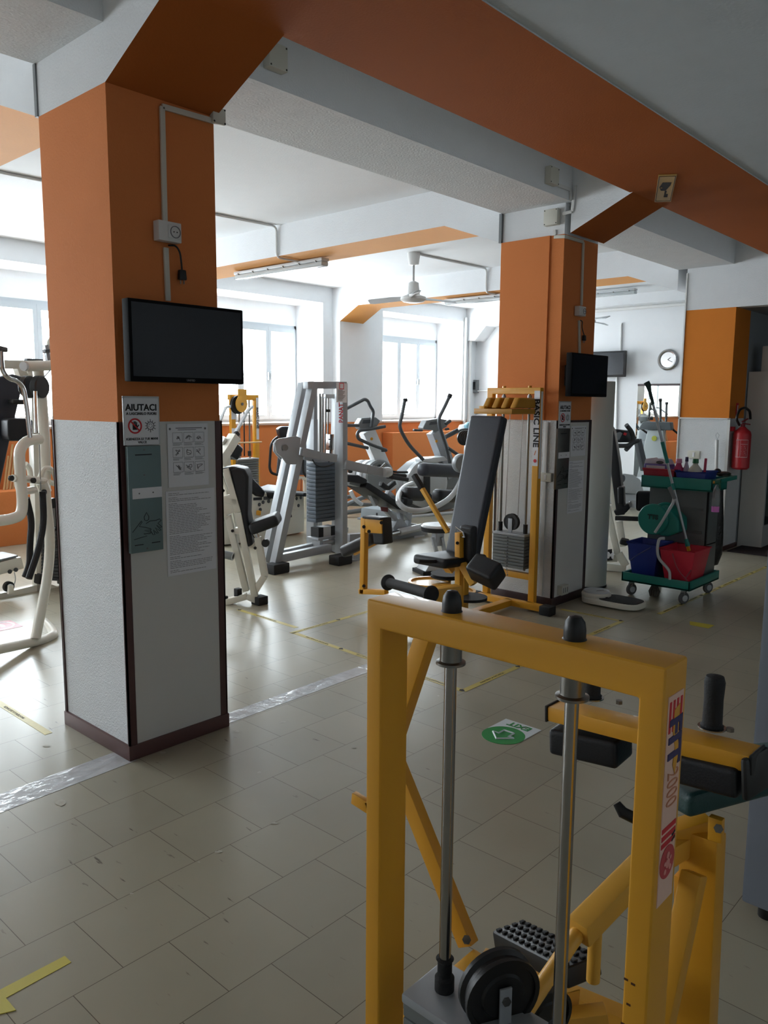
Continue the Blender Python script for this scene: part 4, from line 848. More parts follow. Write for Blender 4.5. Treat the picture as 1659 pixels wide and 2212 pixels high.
# ================================================================== helpers for machines seen edge-on
class Rig:
    """a thing whose parts are laid out on a vertical plane through two floor points"""
    def __init__(s, name, label, a, b, cat='gym machine', group=None):
        A, B = at(*a, Z=0), at(*b, Z=0); s.V = ((A.x, A.y), (B.x, B.y)); u = Vector((B.x-A.x, B.y-A.y, 0)).normalized(); s.u = u
        n = Vector((u.y, -u.x, 0)); s.n = n if n.dot(EYE-A) > 0 else -n         # n points to the viewer's side
        s.o = thing(name, label, cat, ((A.x+B.x)/2, (A.y+B.y)/2, 0), group)
    def p(s, px, py, d=0):
        (x0, y0), (x1, y1) = s.V; n = s.n*d
        return at(px, py, V=((x0+n.x, y0+n.y), (x1+n.x, y1+n.y)))
    def bars(s, name, segs, w, dp, m, d=0, bev=.004, par=None):
        mb = MB()
        for sg in segs:
            for a, b in zip(sg, sg[1:]): mb.bar(s.p(*a, d), s.p(*b, d), w, dp, s.n, bev)
        return obj(name, mb, m, par or s.o)
    def tubes(s, name, segs, r, m, d=0, rad=.0, par=None, seg=10):
        mb = MB()
        for sg in segs: mb.tube([s.p(a[0], a[1], a[2] if len(a) > 2 else d) for a in sg], r, seg, rad=rad)
        return obj(name, mb, m, par or s.o)
    def plate(s, name, pts, th, m, d=0, bev=.004, par=None, seg=2):
        mb = MB().prism([s.p(*q, d) for q in pts], -s.n*th, bev, seg); return obj(name, mb, m, par or s.o)
    def pad(s, name, a, b, w, dp, m, d=0, par=None, r=None):
        return obj(name, MB().bar(s.p(*a, d), s.p(*b, d), w, dp, s.n, r or min(w, dp)*.4, 4), m, par or s.o)
    def disc(s, name, c, r, th, m, d=0, par=None, prof=None, seg=32):
        C = s.p(*c, d); mb = MB()
        mb.lathe(prof or [(.0, 0), (r*.9, 0), (r, -th*.15), (r, -th*.85), (r*.9, -th), (.0, -th)], C, s.n, seg); return obj(name, mb, m, par or s.o)
    def foot(s, pts, h=.07, m=None):
        for px, py, *d in pts:
            c = s.p(px, py, d[0] if d else 0); obj('rubber_foot', MB().box(c.x-.05, c.y-.05, 0, c.x+.05, c.y+.05, h, .01), m or RUBBER, s.o)

# ---------------------------------------------------------------- white leg machine beside the near pillar
g = Rig('leg_extension_machine', 'white machine with black backrest and seat just right of the near pillar', (490, 1305), (562, 1305))
g.bars('frame', [[(488, 1012), (515, 1106), (551, 1290)], [(486, 1118), (492, 1113), (532, 1276)], [(478, 1303), (534, 1287)], [(534, 1287), (556, 1296)], [(486, 1078), (512, 1084)], [(507, 1146), (520, 1146)]], .05, .07, CREAM)
g.bars('seat_post', [[(557, 1160), (572, 1243), (552, 1275)]], .055, .06, CREAM)
g.plate('side_plate', [(478, 1074), (507, 1065), (516, 1103), (478, 1118)], .06, CREAM, .03)
g.bars('rear_tube', [[(476, 1016), (490, 1060)], [(497, 1080), (528, 1270)]], .02, .03, CREAM, -.08)
g.plate('backrest', [(496, 1014), (512, 1009), (529, 1014), (537, 1030), (536, 1070), (535, 1113), (541, 1150), (547, 1177), (534, 1184), (520, 1120), (506, 1064)], .26, LEATHER, .02, .03, seg=4)
g.plate('headrest_shell', [(478, 1012), (500, 1008), (512, 1009), (508, 1016), (480, 1018)], .24, LEATHER, .01, .01)
g.pad('seat', (543, 1140), (604, 1118), .095, .30, LEATHER, -.06, r=.04)
g.tubes('seat_stem', [[(549, 1150), (558, 1166)]], .022, CHROME)
g.disc('adjust_knob', (573, 1174), .032, .05, BLACK, .05)
g.disc('frame_bolt', (502, 1147), .012, .01, INK, .045); g.disc('frame_bolt', (551, 1184), .012, .01, INK, .04); g.disc('frame_bolt', (482, 1060), .012, .01, INK, .045)
c1, c2 = g.p(478, 1196, .1), g.p(503, 1202, .12)
r_ = obj('ankle_roller', MB().cyl(c1, c2, .032, 20), MGREY, g.o); obj('roller_end', MB().lathe([(.022, 0), (.033, 0), (.033, .004), (.022, .004)], c2, (c2-c1), 20, ring=True), LGREY, r_); obj('roller_bore', MB().cyl(c2, c2+(c2-c1).normalized()*.002, .022, 20), INK, r_)
for px, py, w in ((561, 1294, .1), (514, 1281, .05), (488, 1300, .03)):
    c = g.p(px, py+6 if w > .06 else py); obj('rubber_foot', MB().box(c.x-w*.5, c.y-w*.5, max(0, c.z-.03), c.x+w*.5, c.y+w*.5, max(0, c.z-.03)+.07, .008), RUBBER, g.o)

# ---------------------------------------------------------------- yellow pulley machine by the window
FY2 = 8.85
ym = thing('pulley_machine', 'yellow pulley machine standing by the left window', 'gym machine', (at(525, 900, Y=FY2).x, FY2, 0))
W = lambda px, py, Y=FY2: at(px, py, Y=Y)
a, b = W(494, 852), W(556, 852); xl, xr, zt = a.x, b.x, a.z
fr = MB().box(xl, FY2-.03, zt-.075, xr, FY2+.03, zt, .005).box(xl+.02, FY2-.03, 0, xl+.09, FY2+.03, zt-.075, .005).box(xr-.075, FY2-.03, 0, xr, FY2+.03, zt-.075, .005).box(xl-.05, FY2-.2, 0, xr+.05, FY2+.2, .07, .005)
obj('frame', fr, YELLOW, ym)
sp = obj('side_sticker', MB().box(xr-.05, FY2-.032, zt-.62, xr-.005, FY2-.03, zt-.04), PAPER, ym); text('name_lettering', 'BASIC LINE', .06, (xr-.028, FY2-.034, zt-.32), (0, 0, -1), (1, 0, 0), INK, sp, bold=.02)
for k, (z0, z1) in enumerate(((.03, .26), (.38, .55), (.56, .75))): obj('paper_tag', MB().box(xl+.015, FY2-.036, zt-.075-z1, xl+.1, FY2-.032, zt-.075-z0), PAPER, ym)
c = W(518, 868, 8.78); w_ = obj('pulley_wheel', wheel(MB(), c+Vector((-.04, 0, -.04)), (.15, -1, 0), .125, .04), BLACK, ym); obj('pulley_guard', MB().lathe([(0, 0), (.11, 0), (.11, .012), (0, .012)], c+Vector((.0, -.03, -.03)), (.15, -1, 0), 28).box(c.x-.05, 8.74, c.z, c.x+.09, 8.755, c.z+.17), YELLOWL, w_); obj('pulley_bolt', MB().cyl(c+Vector((0, -.05, -.03)), c+Vector((0, -.06, -.03)), .02, 10), STEEL, w_)
for px in (516, 538): obj('guide_rod', MB().cyl(W(px, 859), (W(px, 859).x, FY2, .3), .012, 10), STEEL, ym)
obj('guide_cable', MB().cyl(W(527, 885), (W(528, 985).x, FY2, W(528, 985).z), .009, 8), BLACK, ym)
for px in (518, 539): c = W(px, 985); obj('rubber_bush', MB().cyl(c, c+Vector((0, 0, .07)), .025, 10), RUBBER, ym)
zs = W(520, 990).z; stk = MB(); k = 0
while zs-.05-k*.033 > .3: stk.box(W(506, 990).x, FY2-.08, zs-.05-k*.033, W(551, 990).x, FY2+.06, zs-.05-k*.033+.027, .002); k += 1
obj('weight_stack', stk, IRON, ym); obj('top_plate', MB().box(W(506, 990).x, FY2-.09, zs-.018, W(551, 990).x, FY2+.07, zs, .003), LGREY, ym)
obj('chrome_bar', MB().cyl(W(505, 957, 8.7), W(565, 955, 8.7), .01, 8), mat('pale_wood_bar', (224, 190, 140), .5), ym)
obj('swing_arm', MB().path([W(545, 878, 8.6), W(535, 888, 8.55), W(503, 945, 8.4)], .035, .035), LGREY, ym); obj('swing_arm', MB().path([W(497, 878, 8.6), W(488, 880, 8.55), W(476, 908, 8.4)], .03, .03), LGREY, ym)

# ---------------------------------------------------------------- long white rowing-type machine
g = Rig('leg_press_machine', 'long white floor machine with black pads near the window', (490, 1180), (655, 1152))
g.plate('rail_body', [(478, 1082), (536, 1068), (598, 1062), (598, 1100), (588, 1112), (478, 1130)], .45, CREAM, 0, .01)
g.plate('lower_body', [(600, 1105), (658, 1095), (657, 1148), (560, 1168), (478, 1178), (478, 1125)], .45, CREAM, .0, .01)
g.plate('motor_block', [(630, 1075), (657, 1068), (657, 1100), (638, 1102), (622, 1096)], .45, CREAM, .01, .01)
g.plate('inspection_panel', [(613, 1115), (650, 1110), (649, 1150), (606, 1158)], .006, CREAM, .012, .002)
g.pad('handle_slot', (626, 1112), (627, 1118), .05, .02, BLACK, .02)
g.plate('name_plate', [(548, 1075), (566, 1074), (566, 1080), (548, 1081)], .006, INK, .01, 0)
g.plate('dark_plate', [(570, 1073), (585, 1072), (585, 1079), (570, 1080)], .006, DGREY, .01, 0)
for px, py in ((569, 1085), (561, 1090), (563, 1101), (581, 1083), (641, 1077), (650, 1075), (645, 1092)): g.disc('body_bolt', (px, py), .022, .01, DGREY, .012)
g.plate('backrest', [(531, 1018), (540, 1024), (575, 1062), (571, 1075), (553, 1072), (534, 1052)], .35, LEATHER, .02, .03, seg=3)
g.pad('seat', (570, 1068), (604, 1056), .10, .40, LEATHER, -.05, r=.03)
g.pad('foot_cushion', (632, 1066), (660, 1066), .05, .4, LEATHER, -.02)
g.pad('black_gasket', (600, 1088), (620, 1092), .16, .2, RUBBER, -.06)
g.bars('head_lever', [[(470, 1000), (489, 972), (507, 942)]], .10, .12, CREAM, .1); g.pad('lever_grip', (503, 946), (514, 934), .06, .06, RUBBER, .1); g.pad('lever_cushion', (496, 990), (510, 962), .12, .2, LEATHER, .0)
g.bars('lever_post', [[(484, 985), (486, 1010), (492, 1080)]], .10, .10, CREAM, .05); g.tubes('lever_knob', [[(478, 950), (486, 956)]], .05, CHROME, .05)
g.pad('yellow_cap', (556, 1108), (561, 1108), .06, .06, YELLOW, .05)

# ---------------------------------------------------------------- net back chair behind the silver machine
g = Rig('net_back_chair', 'black net back chair with armrests behind the silver press machine', (610, 1122), (665, 1118), cat='chair')
NET = mat('black_white_net', (90, 96, 106), .7, var=.8, scale=90)
g.plate('net_back', [(604, 955), (664, 955), (664, 1026), (598, 1026)], .03, NET, 0, .004)
g.plate('head_cushion', [(602, 926), (610, 921), (664, 921), (666, 948), (610, 950), (605, 940)], .12, LEATHER, .05, .025, seg=3)
g.tubes('armrest', [[(600, 944), (592, 950), (585, 962), (582, 1010), (586, 1022), (604, 1027)]], .018, BLACK, .15, rad=.08); g.tubes('armrest', [[(655, 950), (655, 1020), (662, 1030)]], .018, BLACK, .2, rad=.05)
g.bars('cross_rail', [[(600, 1028), (666, 1034)]], .05, .05, CREAM, .02); g.bars('leg', [[(660, 1034), (660, 1118)]], .06, .06, CREAM); g.bars('leg', [[(606, 1032), (606, 1120)]], .06, .06, CREAM, -.15)
g.tubes('hanging_strap', [[(651, 1034), (650, 1064)]], .008, mat('orange_strap', (170, 80, 50), .6), .05)

# ---------------------------------------------------------------- white upright bike / stair stepper
g = Rig('exercise_bike', 'white and grey exercise bike with looped black handlebars before the far pilaster', (790, 1112), (850, 1108))
g.bars('console_post', [[(792, 930), (822, 1000), (846, 1056)]], .20, .16, mat('white_gloss_shell', (222, 226, 228), .25, var=.02))
g.plate('console', [(773, 918), (782, 903), (812, 901), (822, 909), (814, 922), (797, 926), (779, 928)], .15, MGREY, .08, .015, seg=3)
g.plate('console_screen', [(785, 907), (806, 906), (804, 914), (783, 915)], .01, DGREY, .095, .002); g.disc('yellow_badge', (803, 948), .022, .006, YELLOW, .09)
g.tubes('handlebar', [[(742, 886), (765, 874), (788, 862), (795, 866), (800, 878), (807, 888), (802, 922)], [(742, 919), (775, 919)], [(832, 921), (800, 927), (776, 930), (771, 938), (774, 948), (800, 960), (837, 973), (825, 973)], [(742, 956), (795, 968)]], .024, DGREY, .15, rad=.1)
for k, (dx, m) in enumerate(((0, MGREY), (-14, LGREY), (-24, MGREY), (-34, LGREY))): g.disc('wheel_cover', (822+dx, 1028), .235, .14, m, .16-k*.14)
g.tubes('crank', [[(823, 1010), (832, 1001)]], .022, CHROME, .22); g.disc('crank_hub', (822, 1011), .05, .04, BLACK, .2)
g.tubes('base_tube', [[(742, 1093), (792, 1071)], [(742, 1108), (800, 1100)]], .035, MGREY, .1); g.tubes('base_tube', [[(742, 1075), (760, 1072)], [(742, 1088), (830, 1092)]], .03, MGREY, -.2)
g.tubes('pedal_arc', [[(757, 1060), (765, 1078), (782, 1090)]], .03, LGREY, .2, rad=.1); g.pad('bottle_holder', (756, 1012), (757, 1022), .06, .06, BLACK, .2)

# ---------------------------------------------------------------- elliptical trainer
g = Rig('elliptical_trainer', 'grey elliptical trainer with two long upright arms before the right window', (905, 1108), (985, 1102))
g.bars('console_post', [[(938, 932), (958, 985), (972, 1030)]], .19, .18, SILVER)
g.plate('console', [(914, 924), (922, 908), (950, 904), (970, 908), (966, 922), (950, 931), (916, 928)], .15, MGREY, .06, .015, seg=3); g.plate('console_screen', [(931, 911), (948, 909), (946, 916), (928, 918)], .01, DGREY, .075, .002); g.disc('yellow_badge', (943, 953), .022, .006, YELLOW, .1)
g.pad('pulse_grip', (893, 929), (912, 930), .035, .05, DGREY, .15); g.pad('pulse_grip', (962, 928), (969, 926), .035, .05, DGREY, .15); g.pad('bottle_holder', (962, 916), (973, 908), .05, .06, DGREY, .15)
for pts, d in (([(875, 861), (870, 890), (863, 918), (866, 930), (882, 960), (914, 993)], .35), ([(973, 852), (960, 880), (947, 905), (950, 925), (962, 960), (972, 1000)], .3)):
    a_ = g.tubes('swing_arm', [pts], .026, DGREY, d, rad=.15); g.tubes('arm_tip', [[pts[0], (pts[0][0]+(1 if pts[0][0] < 900 else -3), pts[0][1]+7)]], .034, RUBBER, d, par=a_)
g.tubes('rear_bar', [[(968, 968), (992, 984)]], .025, DGREY, .2)
g.disc('flywheel_cover', (925, 1045), .36, .14, SILVERL, .2); g.disc('flywheel_cover', (950, 1045), .36, .14, MGREY, .05)
g.plate('body_shell', [(905, 1000), (925, 990), (968, 988), (990, 1000), (995, 1095), (950, 1105), (895, 1104), (880, 1080), (882, 1020)], .35, MGREY, .0, .02); g.plate('top_cap', [(912, 992), (960, 986), (968, 994), (940, 1000), (912, 998)], .2, LGREY, .25, .01)
g.bars('black_strut', [[(922, 1028), (922, 1068), (940, 1090)]], .09, .05, BLACK, .26); g.tubes('rail', [[(860, 1112), (880, 1114)], [(880, 1118), (1000, 1106)]], .03, SILVERL, .35)

# ---------------------------------------------------------------- bike with bottle behind the backrest
g = Rig('exercise_bike', 'bike console with a blue bottle, half hidden behind the black backrest', (990, 1095), (1040, 1090))
g.plate('console', [(1000, 930), (1006, 918), (1030, 914), (1040, 926), (1030, 940), (1004, 938)], .15, LGREY, 0, .012); g.plate('water_bottle', [(1008, 918), (1014, 912), (1034, 911), (1040, 922), (1030, 928), (1010, 926)], .08, mat('pale_blue_plastic', (150, 200, 216), .2, var=.1), .1, .02, seg=3)
g.tubes('handlebar', [[(962, 946), (985, 934), (1000, 928), (1020, 928)], [(962, 942), (988, 928)]], .022, DGREY, .15, rad=.05); g.bars('console_post', [[(1018, 935), (1030, 1060), (1030, 1095)]], .14, .14, SILVER)
g.plate('body_shell', [(1005, 1040), (1045, 1035), (1050, 1092), (1000, 1095)], .3, MGREY, 0, .03)

# ---------------------------------------------------------------- incline leg machine with ring
g = Rig('incline_leg_machine', 'silver incline leg machine with a curved ring and black roller pads in the middle bay', (845, 1166), (925, 1152))
g.bars('back_rail', [[(748, 1040), (770, 1046), (870, 1108), (880, 1120)]], .055, .12, SILVER, 0); g.plate('head_pad', [(745, 1025), (775, 1026), (795, 1036), (793, 1044), (785, 1046), (745, 1040)], .32, LEATHER, .16, .02, seg=3)
g.plate('back_pad', [(794, 1042), (800, 1044), (872, 1090), (868, 1102), (860, 1100), (790, 1054)], .32, LEATHER, .16, .015, seg=3)
g.tubes('curved_ring', [[(1008, 990, .3), (996, 1040, .35), (975, 1075, .4), (940, 1096, .45), (905, 1105, .45), (875, 1100, .4), (860, 1086, .3), (860, 1070, .1), (872, 1052, -.1), (890, 1045, -.2)]], .033, SILVERL, 0, rad=.15, seg=14)
g.pad('knee_roller', (908, 1014), (996, 1018), .17, .17, LEATHERG, .1, r=.08); g.pad('ankle_roller', (872, 1066), (914, 1068), .17, .17, LEATHER, .1, r=.075); g.pad('ankle_roller', (940, 1070), (984, 1072), .17, .17, LEATHER, -.1, r=.075); g.pad('ankle_roller', (868, 1082), (886, 1085), .10, .12, LEATHER, .12, r=.045)
g.bars('support', [[(836, 1062), (862, 1090)], [(800, 1066), (812, 1090)], [(830, 1098), (868, 1140)], [(862, 1098), (868, 1142)], [(884, 1105), (880, 1142)]], .055, .06, SILVER, 0)
g.plate('hinge_plate', [(850, 1140), (858, 1125), (868, 1120), (886, 1140), (884, 1148), (852, 1150)], .10, SILVER, .06, .01)
g.bars('base_rail', [[(838, 1158), (918, 1146)], [(750, 1162), (800, 1158)]], .09, .09, SILVER, .02); g.tubes('gas_cylinder', [[(862, 1150), (910, 1139)]], .045, SILVERL, .12); g.tubes('piston_rod', [[(838, 1155), (864, 1149)]], .03, CHROME, .12); g.tubes('top_tube', [[(884, 1132), (912, 1137)]], .02, CHROME, -.1)
g.plate('base_plate', [(884, 1164), (930, 1160), (934, 1172), (884, 1168)], .14, RUBBER, .1, .01); g.plate('base_label', [(895, 1158), (918, 1156), (918, 1166), (895, 1164)], .01, SILVERL, .115, .002)
g.plate('warning_tag', [(822, 1095), (838, 1096), (838, 1106), (824, 1104)], .004, mat('dark_red_tag', (120, 50, 52), .5), .06, 0)
g.bars('hand_grip', [[(822, 1045), (836, 1055), (852, 1042)], [(838, 1030), (858, 1029)]], .05, .05, BLACK, .2)
# grey plastic step on the floor behind the incline machine
st_ = thing('aerobic_step', 'grey plastic storage step on the floor behind the incline machine', 'step', (at(810, 1125, Z=0)))
c = at(778, 1122, Z=0); e = at(845, 1130, Z=0)
g2 = MB(); u = (e-c).normalized(); n = Vector((-u.y, u.x, 0)); h = .17
g2.hexa([c, e, e+n*.35, c+n*.35, c+u*.02+Vector((0, 0, h)), e-u*.02+Vector((0, 0, h)), e+n*.33+Vector((0, 0, h)), c+n*.33+Vector((0, 0, h))], .01); obj('body', g2, mat('blue_grey_plastic', (150, 160, 166), .5), st_)
g2 = MB(); g2.hexa([p_+Vector((0, 0, z)) for z in (0, .03) for p_ in (c-u*.03-n*.03, e+u*.02-n*.03, e+n*.37, c+n*.37-u*.03)], .005); obj('base_rim', g2, MATS['blue_grey_plastic'], st_)
obj('side_slot', MB().bar(c+u*.30-n*.002+Vector((0, 0, .06)), c+u*.30-n*.002+Vector((0, 0, .12)), .025, .006, n, .002), INK, st_)
# black round weights stack + drum behind the backrest
g = Rig('dumbbell_rack', 'dark round plates on a grey stem behind the black backrest', (985, 1180), (1030, 1178), cat='weights')
for k in range(4): g.disc('plate_disc', (1004+k*5, 946), .085, .03, BLACK, .1+.02*k)
g.disc('grey_drum', (1002, 1002), .11, .12, MGREY, .1); g.bars('stem', [[(1010, 960), (1004, 1100), (1000, 1175)]], .06, .06, SILVER); g.plate('foot_plate', [(985, 1178), (1030, 1176), (1030, 1182), (985, 1184)], .3, SILVER, .1, .004)
# round stool like machine base
g = Rig('swivel_stool', 'silver swivel stool with a round flat top left of the yellow machine seat', (920, 1240), (965, 1236), cat='stool')
C = g.p(946, 1140, 0); obj('round_top', MB().lathe([(0, 0), (.16, 0), (.165, .02), (.15, .035), (.0, .036)], C, (0, 0, 1), 32), SILVERL, g.o); obj('top_rim', MB().lathe([(.10, -.03), (.16, -.03), (.168, .012), (.15, .012)], C, (0, 0, 1), 32, ring=True), RUBBER, g.o)
g.bars('stem', [[(946, 1148), (946, 1178)]], .09, .09, SILVER); g.bars('leg', [[(934, 1160), (944, 1196), (956, 1216)]], .03, .04, SILVER, .05); g.bars('leg', [[(954, 1160), (960, 1190), (966, 1216)]], .03, .04, SILVER, .05)
g.plate('base_wedge', [(930, 1215), (955, 1212), (958, 1236), (916, 1240)], .2, SILVERL, .05, .01); g.plate('rubber_base', [(914, 1236), (958, 1232), (960, 1242), (914, 1244)], .24, RUBBER, .07, .004)
# ================================================================== MACHINES LEFT OF THE NEAR PILLAR
g = Rig('multi_gym', 'white tubular multi gym with black discs left of the near pillar', (65, 1400), (115, 1378))
g.tubes('floor_tube', [[(-60, 1414), (0, 1402), (100, 1381), (117, 1371), (112, 1360, -.15), (95, 1343, -.4), (112, 1334, -.5), (150, 1334, -.6)]], .032, CREAM, 0, rad=.12, seg=16)
g.tubes('front_leg', [[(77, 1379), (104, 1240), (109, 1165), (99, 1075), (98, 1035)]], .033, CREAM, .02, rad=.3, seg=16)
g.tubes('column', [[(98, 1040), (96, 950), (90, 864), (82, 795)]], .036, CREAM, 0, seg=16)
tp_ = g.tubes('top_arm', [[(54, 791), (140, 789)]], .034, CREAM, .05, seg=16); g.tubes('arm_cap', [[(50, 791), (54, 791)]], .030, LGREY, .05, par=tp_)
g.tubes('bent_arm', [[(85, 949), (58, 951), (41, 972), (43, 1010), (49, 1085), (46, 1113), (22, 1122), (-60, 1132)]], .034, CREAM, .1, rad=.14, seg=16)
for px, py, d in ((93, 836, .12), (68, 836, .02)): g.disc('black_disc', (px, py), .073, .05, BLACK, d)
g.tubes('link_bar', [[(28, 1033), (60, 1035), (98, 1040)], [(50, 1062), (75, 1058)]], .024, CREAM, .08); g.tubes('pivot_arm', [[(90, 1042), (98, 1063)]], .04, CREAM, .08)
for px, py in ((27, 1033), (75, 1038), (98, 1063)): g.disc('pivot_cap', (px, py), .018, .02, BLACK, .125)
g.tubes('cam_loop', [[(86, 1035), (93, 1014), (106, 1010), (118, 1022), (124, 1048), (105, 1040)], [(55, 1002), (64, 1012), (66, 1030)], [(36, 1030), (38, 1055), (50, 1070)]], .018, CREAM, .05, rad=.1)
for pts, d in (([(57, 1076), (69, 1126), (65, 1167), (64, 1219), (54, 1246)], .05), ([(92, 1062), (95, 1130), (83, 1188), (62, 1250)], .15)): g.tubes('rubber_grip', [pts], .021, RUBBER, d, rad=.08)
g.tubes('chrome_handle', [[(2, 756), (4, 800), (18, 818), (36, 822), (50, 836), (58, 880), (65, 945)]], .014, CHROME, .2, rad=.12); g.tubes('chrome_tube', [[(76, 845), (78, 935)]], .010, CHROME, .16); g.pad('handle_end', (-4, 752), (14, 756), .03, .03, DGREY, .2)
g.tubes('cable', [[(84, 935), (88, 1060)], [(108, 800), (92, 818)]], .004, STEEL, .1)

g = Rig('multi_gym', 'white weight tower with black back pads at the left edge, behind the tubular multi gym', (0, 1290), (95, 1272))
g.bars('upright', [[(69, 800), (74, 940), (82, 1275)]], .06, .08, CREAM); g.bars('top_beam', [[(5, 787), (52, 788)], [(40, 792), (48, 815)]], .07, .08, CREAM, -.05)
g.bars('base_rail', [[(-40, 1298), (95, 1266)], [(95, 1266), (142, 1284)]], .07, .08, CREAM)
for px in (114, 121, 125): g.tubes('guide_rod', [[(px, 815), (px+9, 1145)]], .012 if px != 121 else .016, CHROME, 0)
zz = MB()
for k in range(15): a = g.p(84, 1147+k*7.2); b = g.p(136, 1150+k*7.2); zz.bar(a, b, .026, .12, g.n, .003)
obj('weight_stack', zz, DGREY, g.o); g.bars('stack_guard', [[(131, 1150), (138, 1262)]], .05, .14, BLACK, .03)
g.pad('stack_top', (112, 1140), (130, 1143), .03, .12, BLACK); g.tubes('selector_rod', [[(114, 1085), (116, 1140)]], .02, STEEL); g.disc('round_knob', (117, 1087), .045, .04, BLACK, .08)
g.plate('back_pad', [(-30, 1010), (-20, 825), (4, 813), (30, 808), (52, 815), (50, 832), (20, 960), (-6, 1085), (-30, 1100)], .16, LEATHERG, .12, .02, seg=3)
g.plate('side_pad', [(17, 908), (24, 903), (60, 904), (72, 908), (72, 940), (60, 953), (22, 953), (18, 940)], .12, LEATHER, .3, .02, seg=3); g.pad('black_ledge', (21, 867), (53, 869), .04, .1, BLACK, .2)
g.plate('bench_end', [(-30, 1222), (46, 1203), (53, 1228), (-30, 1250)], .3, CREAM, .05, .01); g.plate('bench_top', [(-30, 1216), (38, 1199), (40, 1203), (-30, 1220)], .26, MGREY, .05, .004)
for px, py in ((22, 1235), (35, 1231)): g.disc('bench_bolt', (px, py), .018, .01, DGREY, .07)
w_ = g.disc('floor_wheel', (21, 1268), .045, .04, RUBBER, .12); g.disc('wheel_hub', (25, 1268), .022, .03, LGREY, .16, par=w_); g.plate('wheel_bracket', [(20, 1265), (30, 1265), (31, 1282), (19, 1284)], .03, CREAM, .17, .004, par=w_)
g.tubes('cable', [[(31, 1236), (34, 1250), (31, 1262)]], .004, LGREY, .1, rad=.1); g.pad('rubber_foot', (79, 1250), (87, 1250), .09, .1, RUBBER, .05)
g.bars('roller_post', [[(98, 745), (104, 780)], [(110, 735), (112, 782)]], .03, .04, SILVER, 0); g.pad('dark_clamp', (95, 759), (118, 757), .03, .06, DGREY, .05); g.tubes('white_hook', [[(116, 730), (108, 740), (108, 757)]], .03, CREAM, 0, rad=.05); g.pad('seat_clamp', (55, 777), (90, 779), .022, .06, DGREY, .08)
# wooden poles leaning in the orange box
for k, (a, b) in enumerate((((0, 1085), (18, 985)), ((6, 1086), (27, 960)), ((12, 1086), (33, 970)), ((17, 1086), (36, 1000)))):
    p, q = at(*a, Y=9.28), at(*b, Y=9.44); obj('wooden_pole', MB().cyl(p-Vector((0, 0, .15)), q, .013, 8), mat('pale_wood', (200, 160, 110), .5), label='thin wooden pole leaning at the far left wall over the orange box', cat='pole', group='wooden poles in the left corner')

# ================================================================== TALL CYLINDER AND SCALE
c = at(1269, 1264, Z=0)
cy = thing('column_heater', 'tall white half round column unit with grey top right of the second pillar', 'column unit', (c.x, c.y, 0))
r = .165
obj('casing', MB().lathe([(.0, .02), (r, .02), (r, 1.84), (r-.004, 1.845), (.0, 1.845)], c, (0, 0, 1), 48), mat('ivory_metal_casing', (206, 206, 198), .45, var=.02), cy)
obj('base_ring', MB().lathe([(.0, 0), (r+.004, 0), (r+.004, .02), (.0, .02)], c, (0, 0, 1), 48), BLACK, cy)
dd = Vector((-.70, -.72, 0)); obj('casing_seam', MB().bar(c+Vector((math.cos(-.45), math.sin(-.45), 0))*r+Vector((0, 0, .03)), c+Vector((math.cos(-.45), math.sin(-.45), 0))*r+Vector((0, 0, 1.84)), .006, .004, (1, 0, 0), 0), MGREY, cy)
a, b = at(1283, 1299, Z=0), at(1372, 1316, Z=0); u = (b-a).normalized(); n = Vector((-u.y, u.x, 0)); m0 = (a+b)/2
sc = thing('weighing_scale', 'white bathroom style floor scale with round dial and black mat', 'scale', m0)
def oval(L, W_, z, o, e=.5, nseg=28):
    out = []
    for k in range(nseg):
        t = 2*PI*k/nseg; cx_, sy_ = math.cos(t), math.sin(t); f = lambda v: math.copysign(abs(v)**e, v); out.append(o+u*f(cx_)*L/2+n*f(sy_)*W_/2*(1-.12*cx_)+Vector((0, 0, z)))
    return out
obj('base', MB().prism(oval(.50, .30, .012, m0), (0, 0, .045), .012, 3), CREAM, sc)
obj('black_mat', MB().prism(oval(.33, .25, .057, m0+u*.065), (0, 0, .004)), RUBBER, sc)
hc = m0-u*.165; obj('dial_housing', MB().lathe([(.0, .03), (.118, .03), (.122, .075), (.112, .09), (.0, .09)], hc, (0, 0, 1), 36), CREAM, sc)
obj('dial_face', MB().lathe([(.0, .0905), (.10, .0905), (.10, .092), (.0, .092)], hc, (0, 0, 1), 36), LGREY, sc); obj('dial_ring', MB().lathe([(.096, .09), (.108, .09), (.106, .1), (.098, .1)], hc, (0, 0, 1), 36, ring=True), LGREY, sc)
obj('dial_needle', MB().bar(hc+Vector((0, 0, .094)), hc+u*.03+n*.07+Vector((0, 0, .094)), .006, .001, (0, 0, 1), 0), INK, sc); obj('reading_window', MB().bar(hc+u*.112-n*.05+Vector((0, 0, .06)), hc+u*.118-n*.03+Vector((0, 0, .06)), .01, .012, (0, 0, 1), .001), INK, sc)

